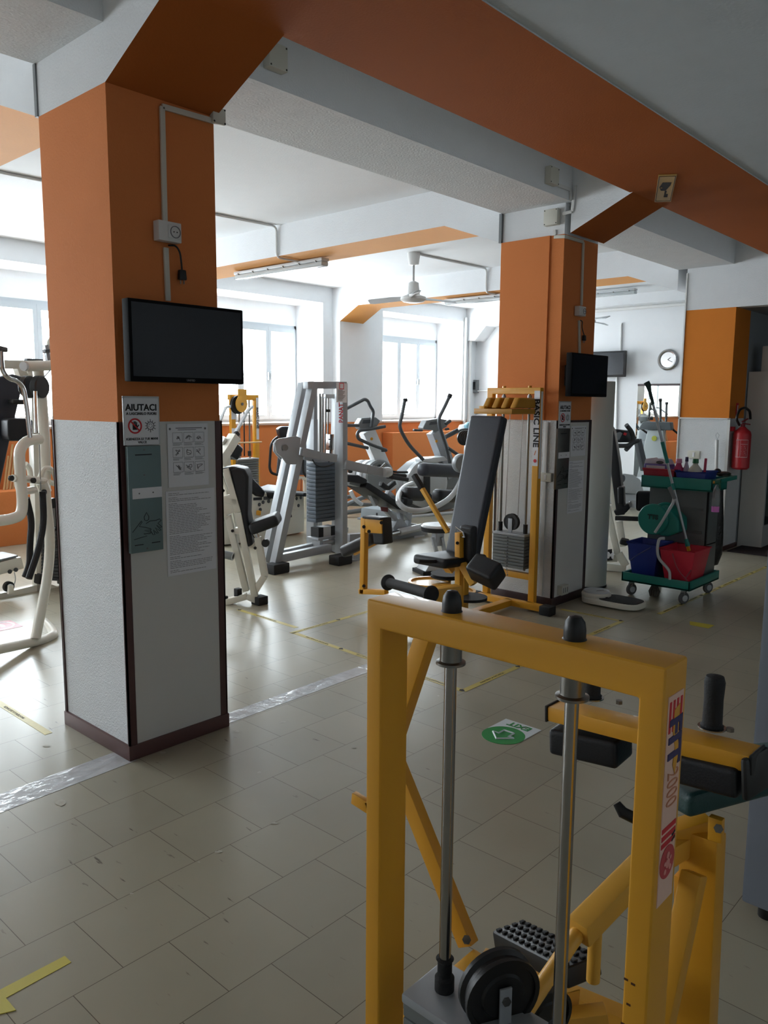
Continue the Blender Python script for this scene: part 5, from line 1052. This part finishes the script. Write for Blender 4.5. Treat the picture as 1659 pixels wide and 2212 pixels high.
# ================================================================== CLEANING TROLLEY
tx0, tx1, ty0, ty1 = 6.40, 7.06, 2.42, 3.02
tr = thing('cleaning_trolley', 'teal cleaning trolley on castors with wringer and upper tray', 'trolley', (6.73, 2.72, 0))
bt = MB(); bt.box(tx0, ty0, .125, tx1, ty1, .145, .006)
for q in ((tx0, ty0, tx1, ty0+.02), (tx0, ty1-.02, tx1, ty1), (tx0, ty0, tx0+.02, ty1), (tx1-.02, ty0, tx1, ty1)): bt.box(q[0], q[1], .125, q[2], q[3], .205, .006)
obj('base_tray', bt, TEAL, tr)
for x, y in ((6.46, 2.95), (6.46, 2.49), (7.0, 2.49), (7.0, 2.95)):
    w_ = obj('castor_wheel', MB().lathe([(.0, -.014), (.03, -.014), (.032, -.012), (.046, -.012), (.050, -.008), (.050, .008), (.046, .012), (.032, .012), (.03, .014), (.0, .014)], (x, y, .05), (.5, 1, 0), 24), mat('grey_rubber_tyre', (96, 96, 98), .6), tr)
    obj('castor_hub', MB().lathe([(.0, -.018), (.026, -.018), (.026, .018), (.0, .018)], (x, y, .05), (.5, 1, 0), 20), LGREY, w_)
    obj('castor_fork', MB().bar((x-.008, y+.012, .05), (x+.01, y, .125), .03, .04, (0, 1, 0), .004), mat('zinc_fork', (120, 120, 118), .4, .6), w_)
pn = MB(); pn.box(6.80, 2.46, .15, 6.82, 2.98, .94, .003); pn.box(6.80, 2.46, .15, 7.04, 2.475, .94, .003); pn.box(6.82, 2.46, .45, 7.04, 2.98, .46).box(6.795, 2.5, .55, 6.80, 2.94, .57).box(6.795, 2.5, .75, 6.80, 2.94, .77)
obj('rear_panel', pn, mat('smoke_grey_panel', (104, 108, 108), .35, var=.05), tr)
ut = MB(); z0, z1 = .925, 1.03; ut.box(6.70, 2.40, z0, 7.05, 3.02, z0+.015, .004)
for q in ((6.70, 2.40, 7.05, 2.415), (6.70, 3.005, 7.05, 3.02), (6.70, 2.40, 6.715, 3.02), (7.035, 2.40, 7.05, 3.02)): ut.box(q[0], q[1], z0, q[2], q[3], z1, .005)
ut.box(6.69, 2.39, z1-.012, 7.06, 3.03, z1-.002, .003) if False else None
obj('upper_tray', ut, TEAL, tr)
ha = MB(); ha.path([(6.74, 2.41, 1.0), (6.82, 2.385, 1.015), (7.20, 2.385, 1.02)], .03, .035); ha.path([(7.20, 2.385, 1.02), (7.20, 2.50, 1.02), (7.04, 2.50, 1.0)], .03, .03); ha.bar((6.74, 2.405, .955), (6.84, 2.385, .99), .02, .07); obj('bag_holder', ha, TEAL, tr)
bag = MB(); prof = [(.03, .22), (.06, .235), (.088, .33), (.088, .48), (.080, .66), (.066, .84), (.062, .95), (.068, .99), (.0, 1.0)]
bag.lathe([(.0, .215)]+prof, (7.15, 2.53, 0), (0, 0, 1), 22); bo_ = obj('rubbish_bag', bag, mat('black_bin_bag', (20, 20, 22), .28, var=.1, bump=.9, bscale=22), label='black rubbish bag hanging from the right end of the trolley', cat='bag')
kn = MB(); kn.ell((7.12, 2.47, 1.05), .09, .07, .022).ell((7.08, 2.50, 1.07), .04, .03, .028); obj('folded_bag', kn, MATS['black_bin_bag'], label='crumpled black bag edge on top of the bag holder of the trolley', cat='bag')
def bucket(name, yl, yr, x0, x1, zb, zt, m, label, tap=.045):
    r = thing(name, label, 'bucket', ((x0+x1)/2, (yl+yr)/2, zb)); b = MB(); t = .006
    P = [(x0+tap, yr+tap, zb), (x1-tap, yr+tap, zb), (x1-tap, yl-tap, zb), (x0+tap, yl-tap, zb), (x0, yr, zt), (x1, yr, zt), (x1, yl, zt), (x0, yl, zt)]
    V_ = [Vector(p) for p in P]; I = [v+(Vector(((x0+x1)/2, (yl+yr)/2, v.z))-v).normalized()*.012+(Vector((0, 0, .008)) if i < 4 else Vector()) for i, v in enumerate(V_)]
    tb = bmesh.new(); vo = [tb.verts.new(v) for v in V_]; vi = [tb.verts.new(v) for v in I]
    tb.faces.new(vo[:4][::-1]); tb.faces.new(vi[:4])
    for k in range(4):
        a, c_ = k, (k+1) % 4; tb.faces.new((vo[a], vo[c_], vo[c_+4], vo[a+4])); tb.faces.new((vi[c_], vi[a], vi[a+4], vi[c_+4])); tb.faces.new((vo[a+4], vo[c_+4], vi[c_+4], vi[a+4]))
    b._merge(tb, .008, 2)
    obj('body', b, m, r)
    rm_ = MB().tube([V_[4], V_[5], V_[6], V_[7]], .009, 8, closed=True); obj('rim', rm_, m, r)
    return r
yb = lambda px, X: at(px, 1200, X=X).y
bl = bucket('mop_bucket', yb(1353, 6.46), yb(1421, 6.46), 6.46, 6.76, .146, .46, BLUE, 'blue mop bucket on the left of the cleaning trolley')
y1, y2 = yb(1353, 6.46), yb(1421, 6.46); obj('handle', MB().tube([(6.45, y1-.02, .44), (6.40, y1-.06, .30), (6.41, (y1+y2)/2+.03, .36), (6.45, y2+.06, .44)], .006, 8, rad=.08), mat('blue_handle', (60, 70, 130), .4), bl)
rd = bucket('mop_bucket', yb(1424, 6.44), yb(1518, 6.62), 6.44, 6.80, .146, .445, REDP, 'red mop bucket on the right of the cleaning trolley')
y1, y2 = yb(1424, 6.44), yb(1518, 6.62); obj('handle', MB().tube([(6.42, y1-.12, .42), (6.40, y1-.17, .30), (6.40, y1-.27, .21), (6.42, y2+.06, .22), (6.44, y2+.02, .30)], .006, 8, rad=.1), mat('dull_red_handle', (150, 60, 70), .5), rd)
def TX(px, py, X): return at(px, py, X=X)
wc = TX(1409, 1122, 6.50); wr_ = MB(); wr_.lathe([(.0, -.0), (.125, .0), (.133, .01), (.133, .028), (.12, .035), (.0, .035)], wc, (1, 0, 0), 40)
wo = obj('wringer_shield', wr_, TEAL, tr); text('wringer_lettering', 'TTS', .055, wc+Vector((-.003, -.005, .02)), (0, -1, 0), (0, 0, 1), mat('dark_teal_print', (16, 52, 52), .5), wo, bold=.05)
wb = MB(); wb.prism([wc+Vector((.03, -.02, .11)), wc+Vector((.03, -.12, .10)), wc+Vector((.03, -.21, .02)), wc+Vector((.03, -.22, -.09)), wc+Vector((.03, -.13, -.14)), wc+Vector((.03, 0, -.13))], (.2, 0, 0), .02, 3); wb.lathe([(.0, 0), (.125, 0), (.133, .01), (.12, .03), (.0, .03)], wc+Vector((.20, -.03, 0)), (1, 0, 0), 36); obj('wringer_body', wb, TEAL, tr)
lv = MB().tube([TX(1415, 1150, 6.46), TX(1432, 1124, 6.44), TX(1455, 1085, 6.43), TX(1456, 1070, 6.43)], .012, 12, rad=.05); lo_ = obj('wringer_lever', lv, LGREY, tr); obj('lever_grip', MB().tube([TX(1458, 1078, 6.43), TX(1446, 1052, 6.43)], .016, 12), MGREY, lo_)
obj('bucket_rail', MB().tube([TX(1436, 1163, 6.42), TX(1424, 1163, 6.41), TX(1420, 1180, 6.40), TX(1421, 1205, 6.40), TX(1440, 1225, 6.40), TX(1447, 1235, 6.40), TX(1447, 1252, 6.40)], .012, 12, rad=.06), LGREY, tr)
# small bins and bottles in the upper tray
def bin_(px0, px1, py0, py1, X, X2, m, label):
    a = TX(px0, py1, X); b = TX(px1, py1, X); zt = TX(px0, py0, X).z; return bucket('storage_bin', a.y, b.y, X, X2, .945, zt, m, label, .015)
bin_(1388, 1455, 1012, 1036, 6.72, 6.99, mat('crimson_plastic', (170, 28, 50), .4), 'small red bin on the upper tray of the trolley')
bin_(1458, 1523, 1018, 1042, 6.72, 6.99, BLUE, 'small blue bin on the upper tray of the trolley')
p = TX(1424, 1016, 6.86); jg = thing('detergent_jug', 'large white and violet detergent jug in the small red bin', 'jug', (p.x, p.y, .955)); w2 = .115
zt = TX(1424, 989, 6.86).z
obj('jug_body', MB().hexa([(p.x-.07, p.y-w2, .955), (p.x+.07, p.y-w2, .955), (p.x+.07, p.y+w2, .955), (p.x-.07, p.y+w2, .955), (p.x-.07, p.y-w2, zt-.05), (p.x+.07, p.y-w2, zt-.05), (p.x+.07, p.y+w2, zt-.05), (p.x-.07, p.y+w2, zt-.05)], .015, 3), mat('violet_liquid', (120, 104, 176), .3), jg)
obj('jug_shoulder', MB().prism([(p.x-.065, p.y+w2, zt-.052), (p.x-.065, p.y+w2-.01, zt-.01), (p.x-.065, p.y+.05, zt), (p.x-.065, p.y+.03, zt-.015), (p.x-.065, p.y-.02, zt), (p.x-.065, p.y-w2+.03, zt-.008), (p.x-.065, p.y-w2, zt-.052)], (.13, 0, 0), .01, 2), mat('milky_plastic', (214, 206, 216), .4), jg)
obj('jug_grip', MB().ell((p.x-.066, p.y-.03, zt-.035), .004, .035, .014), DGREY, jg); obj('jug_label', MB().box(p.x-.0725, p.y-.08, .97, p.x-.0705, p.y+.09, zt-.065), PAPER, jg)
def bottle(px, pyt, X, r, m, capm, label, neck=.35, cap=.03, shape=None):
    q = TX(px, pyt, X); h = q.z-.955; o = thing('cleaning_bottle', label, 'bottle', (q.x, q.y, .955)); z = .955
    obj('bottle_body', MB().lathe([(.0, 0), (r, 0), (r, h*.55), (r*.9, h*.62), (r*neck, h*.8), (r*neck, h*.86), (.0, h*.86)], (q.x, q.y, z), (0, 0, 1), 20), m, o)
    obj('bottle_cap', MB().lathe([(.0, h*.84), (r*neck*1.3, h*.84), (r*neck*1.15, h), (.0, h)], (q.x, q.y, z), (0, 0, 1), 16), capm, o); return o
bottle(1467, 991, 6.84, .042, mat('pink_plastic', (196, 60, 110), .35), mat('pale_pink', (226, 150, 180), .4), 'pink bottle standing at the left in the small blue bin', .5)
bottle(1484, 987, 6.84, .025, mat('lilac_clear', (190, 180, 206), .3), mat('dark_violet', (60, 46, 90), .4), 'slim violet capped spray bottle between the pink and white bottles', .45)
bottle(1503, 991, 6.84, .058, mat('milk_white_plastic', (212, 214, 200), .4), mat('green_cap', (30, 120, 74), .4), 'white bottle with green cap in the small blue bin', .35)
q = TX(1525, 990, 6.84); obj('brush_handle', MB().bar((q.x, q.y+.008, .955), (q.x, q.y, q.z), .022, .014, (1, 0, 0), .006), mat('magenta_plastic', (186, 44, 86), .4), label='magenta brush handle standing at the right in the small blue bin', cat='brush')
p = TX(1549, 1042, 6.72); sp = thing('spray_bottle', 'clear spray bottle with pink liquid hanging at the right end of the trolley', 'spray bottle', (6.72, p.y, p.z-.30))
obj('bottle_body', MB().lathe([(.0, -.25), (.03, -.25), (.033, -.14), (.028, -.06), (.012, -.02), (.0, -.02)], p, (0, 0, 1), 18), mat('clear_plastic', (214, 218, 222), .1, trans=.8, var=.0), sp); obj('pink_liquid', MB().lathe([(.0, -.247), (.031, -.247), (.0315, -.20), (.0, -.20)], p, (0, 0, 1), 18), mat('pink_liquid', (226, 130, 210), .2), sp)
obj('trigger_head', MB().bar(p+Vector((0, .02, 0)), p+Vector((0, -.03, .01)), .03, .03, (0, 0, 1), .006).bar(p+Vector((0, -.02, 0)), p+Vector((0, -.03, -.05)), .012, .012, (1, 0, 0), .003), mat('green_trigger', (30, 96, 70), .4), sp); obj('yellow_trim', MB().box(p.x-.016, p.y+.012, p.z-.012, p.x+.016, p.y+.03, p.z+.012, .003), YELLOW, sp)
# mop
mp = thing('mop', 'mop with long silver handle leaning in the red bucket', 'mop', TX(1488, 1195, 6.60)); e0, e1 = TX(1402, 838, 6.42), TX(1488, 1188, 6.60)
L_ = lambda t: e0.lerp(e1, t)
obj('pole', MB().cyl(L_(.05), L_(.95), .0115, 16), mat('satin_aluminium', (178, 180, 184), .35, .8), mp)
obj('end_grip', MB().tube([L_(-.035)+Vector((0, .01, 0)), L_(-.01), L_(.02), L_(.10)], [.025, .023, .015, .014], 14), mat('dark_green_rubber', (30, 58, 58), .6), mp)
obj('middle_grip', MB().cyl(L_(.33), L_(.46), .0155, 14), TEAL, mp); obj('lower_grip', MB().cyl(L_(.585), L_(.625), .0145, 14), TEAL, mp); obj('socket', MB().tube([L_(.93), L_(.965), L_(.975)], [.014, .02, .02], 14), TEAL, mp); obj('yellow_tip', MB().cyl(L_(.97), L_(1.005), .015, 14), YELLOW, mp)
md = MB(); md.ell(TX(1402, 1276, 6.95)+Vector((0, 0, .0)), .06, .06, .055)
mh = at(1402, 1292, Z=0); mh2 = MB(); random.seed(3)
for k in range(26): a = random.uniform(0, 2*PI); rr = random.uniform(.01, .055); mh2.tube([(mh.x+.1+math.cos(a)*rr*.4, mh.y+math.sin(a)*rr*.4, .10), (mh.x+.1+math.cos(a)*rr, mh.y+math.sin(a)*rr, .05), (mh.x+.1+math.cos(a)*rr*.7, mh.y+math.sin(a)*rr*.7, .006)], .008, 6)
obj('mop_fringe', mh2, mat('grey_mop_yarn', (110, 106, 100), .9), label='grey fluffy mop head hanging under the trolley', cat='mop head')

# ================================================================== CORRIDOR: EXTINGUISHER, CABINET, MAT, TALL WHITE CABINET
EYY = 3.03; c = at(1601, 975, Y=EYY); z0 = at(1601, 1013, Y=EYY).z; z1 = at(1601, 926, Y=EYY).z; r = .095
fx = thing('fire_extinguisher', 'red fire extinguisher hanging on the far pillar beside the cabinet', 'fire extinguisher', (c.x, EYY, z0)); h = z1-z0
obj('cylinder', MB().lathe([(.0, 0), (r*.8, 0), (r, .02), (r, h*.86), (r*.9, h*.93), (r*.5, h), (r*.3, h+.02), (.0, h+.02)], (c.x, EYY, z0), (0, 0, 1), 32), RED, fx)
obj('valve', MB().cyl((c.x, EYY, z1), (c.x, EYY, z1+.05), .022, 14).bar((c.x-.02, EYY, z1+.06), (c.x+.05, EYY-.06, z1+.045), .02, .014).bar((c.x-.03, EYY, z1+.075), (c.x+.06, EYY-.03, z1+.11), .02, .012), mat('dark_red_valve', (130, 24, 30), .4), fx)
obj('hose', MB().tube([at(1597, 918, Y=EYY), at(1590, 905, Y=EYY), at(1597, 885, Y=EYY), (at(1609, 880, Y=EYY)), at(1620, 888, Y=EYY), at(1621, 905, Y=EYY)], .014, 12, rad=.06), BLACK, fx)
obj('wall_bracket', MB().box(c.x-.09, 3.10, z1-.03, c.x-.02, 3.14, z1+.02, .003), REDP, fx)
lb = MB(); lbf = lambda a, zz, rr=r+.001: (c.x+math.sin(a-1.0)*rr, EYY-math.cos(a-1.0)*rr, zz)
for a0, a1, zz0, zz1 in ((-.9, .5, .30, .315), (-.9, .5, .72, .735), (-.9, -.86, .30, .73), (.46, .5, .3, .73), (-.4, -.36, .3, .73), (-.4, .5, .62, .63)):
    n_ = max(2, int(abs(a1-a0)/.15)+1)
    for k in range(n_):
        b0 = a0+(a1-a0)*k/n_; b1 = a0+(a1-a0)*(k+1)/n_; lb.hexa([lbf(b0, z0+h*zz0, r), lbf(b1, z0+h*zz0, r), lbf(b1, z0+h*zz1, r), lbf(b0, z0+h*zz1, r), lbf(b0, z0+h*zz0), lbf(b1, z0+h*zz0), lbf(b1, z0+h*zz1), lbf(b0, z0+h*zz1)])
for k in range(6): b0 = -.3; b1 = .3-.1*(k % 3); zz = .36+k*.04; lb.hexa([lbf(b0, z0+h*zz, r), lbf(b1, z0+h*zz, r), lbf(b1, z0+h*(zz+.012), r), lbf(b0, z0+h*(zz+.012), r), lbf(b0, z0+h*zz), lbf(b1, z0+h*zz), lbf(b1, z0+h*(zz+.012)), lbf(b0, z0+h*(zz+.012))])
obj('label_print', lb, mat('pale_print', (214, 170, 172), .5), fx)
q = at(1592, 885, Y=3.138); sg = thing('fire_sign', 'small red and white fire sign above the extinguisher', 'sign', (q.x, 3.138, q.z-.07)); obj('plate', MB().box(q.x-.035, 3.132, q.z-.075, q.x+.035, 3.139, q.z+.075), REDS, sg); obj('white_pictogram', MB().box(q.x-.012, 3.130, q.z-.05, q.x+.012, 3.132, q.z+.05).box(q.x-.03, 3.130, q.z-.072, q.x+.03, 3.132, q.z-.064), PAPER, sg)
q = at(1549, 950, X=9.08); q2 = at(1544, 1172, X=9.05); rd_ = thing('leaning_pole', 'white plastic pole with a loop top leaning on the far pillar', 'pole', (9.06, q2.y, .02)); obj('pole', MB().cyl((q2.x, q2.y, .02), q, .018, 12), SOCK, rd_); obj('loop', MB().tube([q, q+Vector((0, .02, .05)), q+Vector((0, .0, .08)), q+Vector((0, -.02, .05))], .005, 6, closed=True), LGREY, rd_)
obj('doormat', MB().box(9.18, -.5, 0, 12.5, 3.08, .012, .003), mat('dark_brown_mat', (44, 34, 36), .95, var=.2, bump=.6, bscale=120), label='dark doormat on the corridor floor at the right', cat='mat')
cx0, cx1, cy0, cy1, cz = 9.66, 10.9, 2.86, 3.13, 2.03
cab = thing('display_cabinet', 'white display cabinet with glass front in the corridor at the right edge', 'cabinet', ((cx0+cx1)/2, (cy0+cy1)/2, 0)); WC = mat('white_laminate', (206, 206, 202), .5, var=.02)
cb_ = MB(); cb_.box(cx0, cy0, .0, cx0+.02, cy1, cz).box(cx1-.02, cy0, 0, cx1, cy1, cz).box(cx0+.02, cy0+.002, cz-.03, cx1-.02, cy1-.002, cz-.001).box(cx0+.02, cy1-.02, 0, cx1-.02, cy1-.001, cz-.03).box(cx0+.02, cy0+.004, .0, cx1-.02, cy1-.02, .26).box(cx0+.02, cy0+.005, .26, cx0+.06, cy0+.02, cz)
obj('carcass', cb_, WC, cab)
for z in (.75, 1.15, 1.55): obj('glass_shelf', MB().box(cx0+.02, cy0+.03, z, cx1-.02, cy1-.02, z+.012), mat('green_tinted_glass', (90, 120, 116), .1, trans=.5), cab)
dr_ = obj('glass_door', MB().box(cx0+.06, cy0+.005, .27, cx1-.02, cy0+.012, cz-.04), mat('cabinet_glass', (200, 214, 212), .03, trans=1., var=0.), cab)
for k in range(9):
    bx = cx0+.13+k*.12; z = (1.162, .762, 1.562)[k % 3]
    obj('product_box', MB().box(bx, cy0+.08, z, bx+.07, cy0+.16, z+.16+.03*(k % 2), .004), mat('teal_carton', (40, 86, 96), .5) if k % 2 else mat('slate_carton', (60, 70, 84), .5), label='small dark carton on a glass shelf of the corridor cabinet', cat='carton', group='cartons in the corridor cabinet')
q = at(1633, 806, X=9.8); dv = thing('intercom_unit', 'white upright device standing on top of the corridor cabinet', 'device', (9.80, 2.98, cz)); obj('case', MB().box(9.72, 2.90, cz, 9.90, 3.02, cz+.29, .01), WC, dv); obj('lens', MB().box(9.84, 2.893, cz+.16, 9.89, 2.90, cz+.26, .004), SCREEN, dv)
fr_ = thing('tall_cabinet', 'tall grey metal cabinet at the right edge beside the foreground machine', 'cabinet', (2.86, .42, 0))
obj('body', MB().box(2.54, .06, .05, 3.16, .735, 1.90, .012), mat('grey_enamel_cabinet', (122, 128, 140), .4, var=.02), fr_)
for x, y in ((2.60, .67), (2.60, .13), (3.1, .67), (3.1, .13)): obj('rubber_foot', MB().cyl((x, y, 0), (x, y, .055), .028, 14), BLACK, fr_)
dl = MB().box(2.538, .09, .30, 2.5405, .70, 1.86, .001); obj('door_panel', dl, MATS['grey_enamel_cabinet'], fr_)

# ================================================================== MACHINES IN THE FAR RIGHT BAY
g = Rig('chest_press_machine', 'white chest press with tall black backrest behind the column unit', (1306, 1232), (1356, 1236))
g.plate('backrest', [(1317, 928), (1320, 922), (1326, 932), (1337, 1000), (1345, 1080), (1350, 1112), (1332, 1114), (1318, 1010)], .26, LEATHER, .1, .015, seg=3); g.pad('lumbar_pad', (1342, 1050), (1343, 1088), .06, .2, LEATHER, .12)
g.plate('seat', [(1325, 1104), (1335, 1100), (1358, 1088), (1361, 1098), (1352, 1108), (1330, 1114)], .3, LEATHER, .1, .012, seg=3)
g.bars('back_tube', [[(1314, 1010), (1330, 1100), (1336, 1112)], [(1310, 1090), (1334, 1196)], [(1338, 1125), (1346, 1180)]], .06, .06, CREAM); g.bars('arm_bar', [[(1329, 1119), (1382, 1121)]], .04, .05, RUBBER, .1)
g.bars('base_rail', [[(1295, 1222), (1352, 1228)], [(1336, 1195), (1352, 1222)], [(1300, 1205), (1334, 1205)]], .07, .07, CREAM); g.pad('foot_pad', (1340, 1168), (1358, 1172), .05, .15, RUBBER, .1)
lp = g.plate('name_plate', [(1296, 1190), (1322, 1186), (1323, 1210), (1296, 1214)], .01, INK, .06, .002)
c = g.p(1313, 1200, .075); text('name_lettering', 'RM', .085, c, g.u if g.u.dot(_rt) > 0 else -g.u, (0, 0, 1), PAPER, lp, bold=.05)
for px, py in ((1320, 1019), (1333, 1102)): g.disc('chrome_bolt', (px, py), .018, .02, CHROME, .06)
g.bars('arm_post', [[(1393, 1095), (1395, 1135)]], .05, .05, mat('pale_blue_grey', (188, 200, 206), .4), -.1); g.pad('arm_pad', (1392, 1060), (1391, 1104), .15, .10, LEATHER, .0)
g = Rig('treadmill', 'grey treadmill before the end wall with a dark looped handlebar', (1345, 1098), (1395, 1094))
g.plate('motor_hood', [(1336, 1070), (1338, 1026), (1350, 1023), (1370, 1026), (1384, 1036), (1392, 1064), (1384, 1068), (1340, 1064)], .5, SILVERL, .1, .03, seg=3); g.disc('round_emblem', (1345, 1034), .06, .012, DGREY, .115)
g.plate('deck', [(1336, 1066), (1386, 1069), (1384, 1085), (1336, 1092)], .5, LGREY, .05, .01); g.bars('foot', [[(1370, 1080), (1370, 1096)], [(1340, 1085), (1340, 1098)]], .08, .1, LGREY, .08)
g.bars('upright', [[(1377, 950), (1392, 1015)]], .10, .08, DGREY, .0); g.bars('upright', [[(1400, 990), (1410, 1030)]], .10, .08, SILVER, -.5)
g.plate('console', [(1322, 933), (1334, 927), (1362, 930), (1376, 950), (1362, 956), (1340, 956), (1325, 952)], .3, BLACK, .2, .02, seg=3); g.plate('console_face', [(1326, 937), (1340, 933), (1345, 936), (1338, 950), (1326, 950)], .01, MGREY, .215, .002); g.plate('red_key', [(1349, 934), (1355, 936), (1352, 941), (1347, 939)], .01, REDS, .215, 0)
g.tubes('handlebar', [[(1353, 918), (1366, 934), (1369, 953), (1358, 963), (1325, 963)], [(1378, 952), (1368, 955), (1352, 972)]], .035, BLACK, .3, rad=.1)

tm = thing('treadmill', 'grey treadmill seen only as a reflection in the end wall mirror', 'treadmill', (11.5, 6.35, 0))
def tb(y0, y1, z, x): return [(x, 6.35+y0, z), (x, 6.35+y1, z)]
obj('upright_shield', MB().prism([(11.62, 6.03, .12), (11.62, 6.67, .12), (11.55, 6.50, 1.18), (11.55, 6.20, 1.18)], (-.10, 0, 0), .02, 3), SILVERL, tm)
obj('shield_emblem', MB().lathe([(0, 0), (.05, 0), (.05, .008), (0, .008)], (11.575, 6.35, 1.02), (1, 0, .05), 24), mat('emblem_yellow_green', (176, 176, 60), .5), tm)
obj('console', MB().prism([(11.60, 6.02, 1.18), (11.60, 6.68, 1.18), (11.52, 6.62, 1.33), (11.52, 6.08, 1.33)], (-.14, 0, 0), .02, 3), DGREY, tm)
obj('motor_hood', MB().hexa([(11.60, 5.98, .02), (12.05, 5.98, .02), (12.05, 6.72, .02), (11.60, 6.72, .02), (11.60, 6.02, .28), (11.98, 6.02, .22), (11.98, 6.68, .22), (11.60, 6.68, .28)], .03, 3), LGREY, tm)
obj('running_deck', MB().box(10.2, 6.0, .05, 11.6, 6.70, .16, .01), DGREY, tm)
for y in (6.04, 6.66): obj('handrail', MB().tube([(11.5, y, 1.2), (11.2, y, 1.1), (10.9, y, 1.02)], .02, 10, rad=.1), RUBBER, tm)
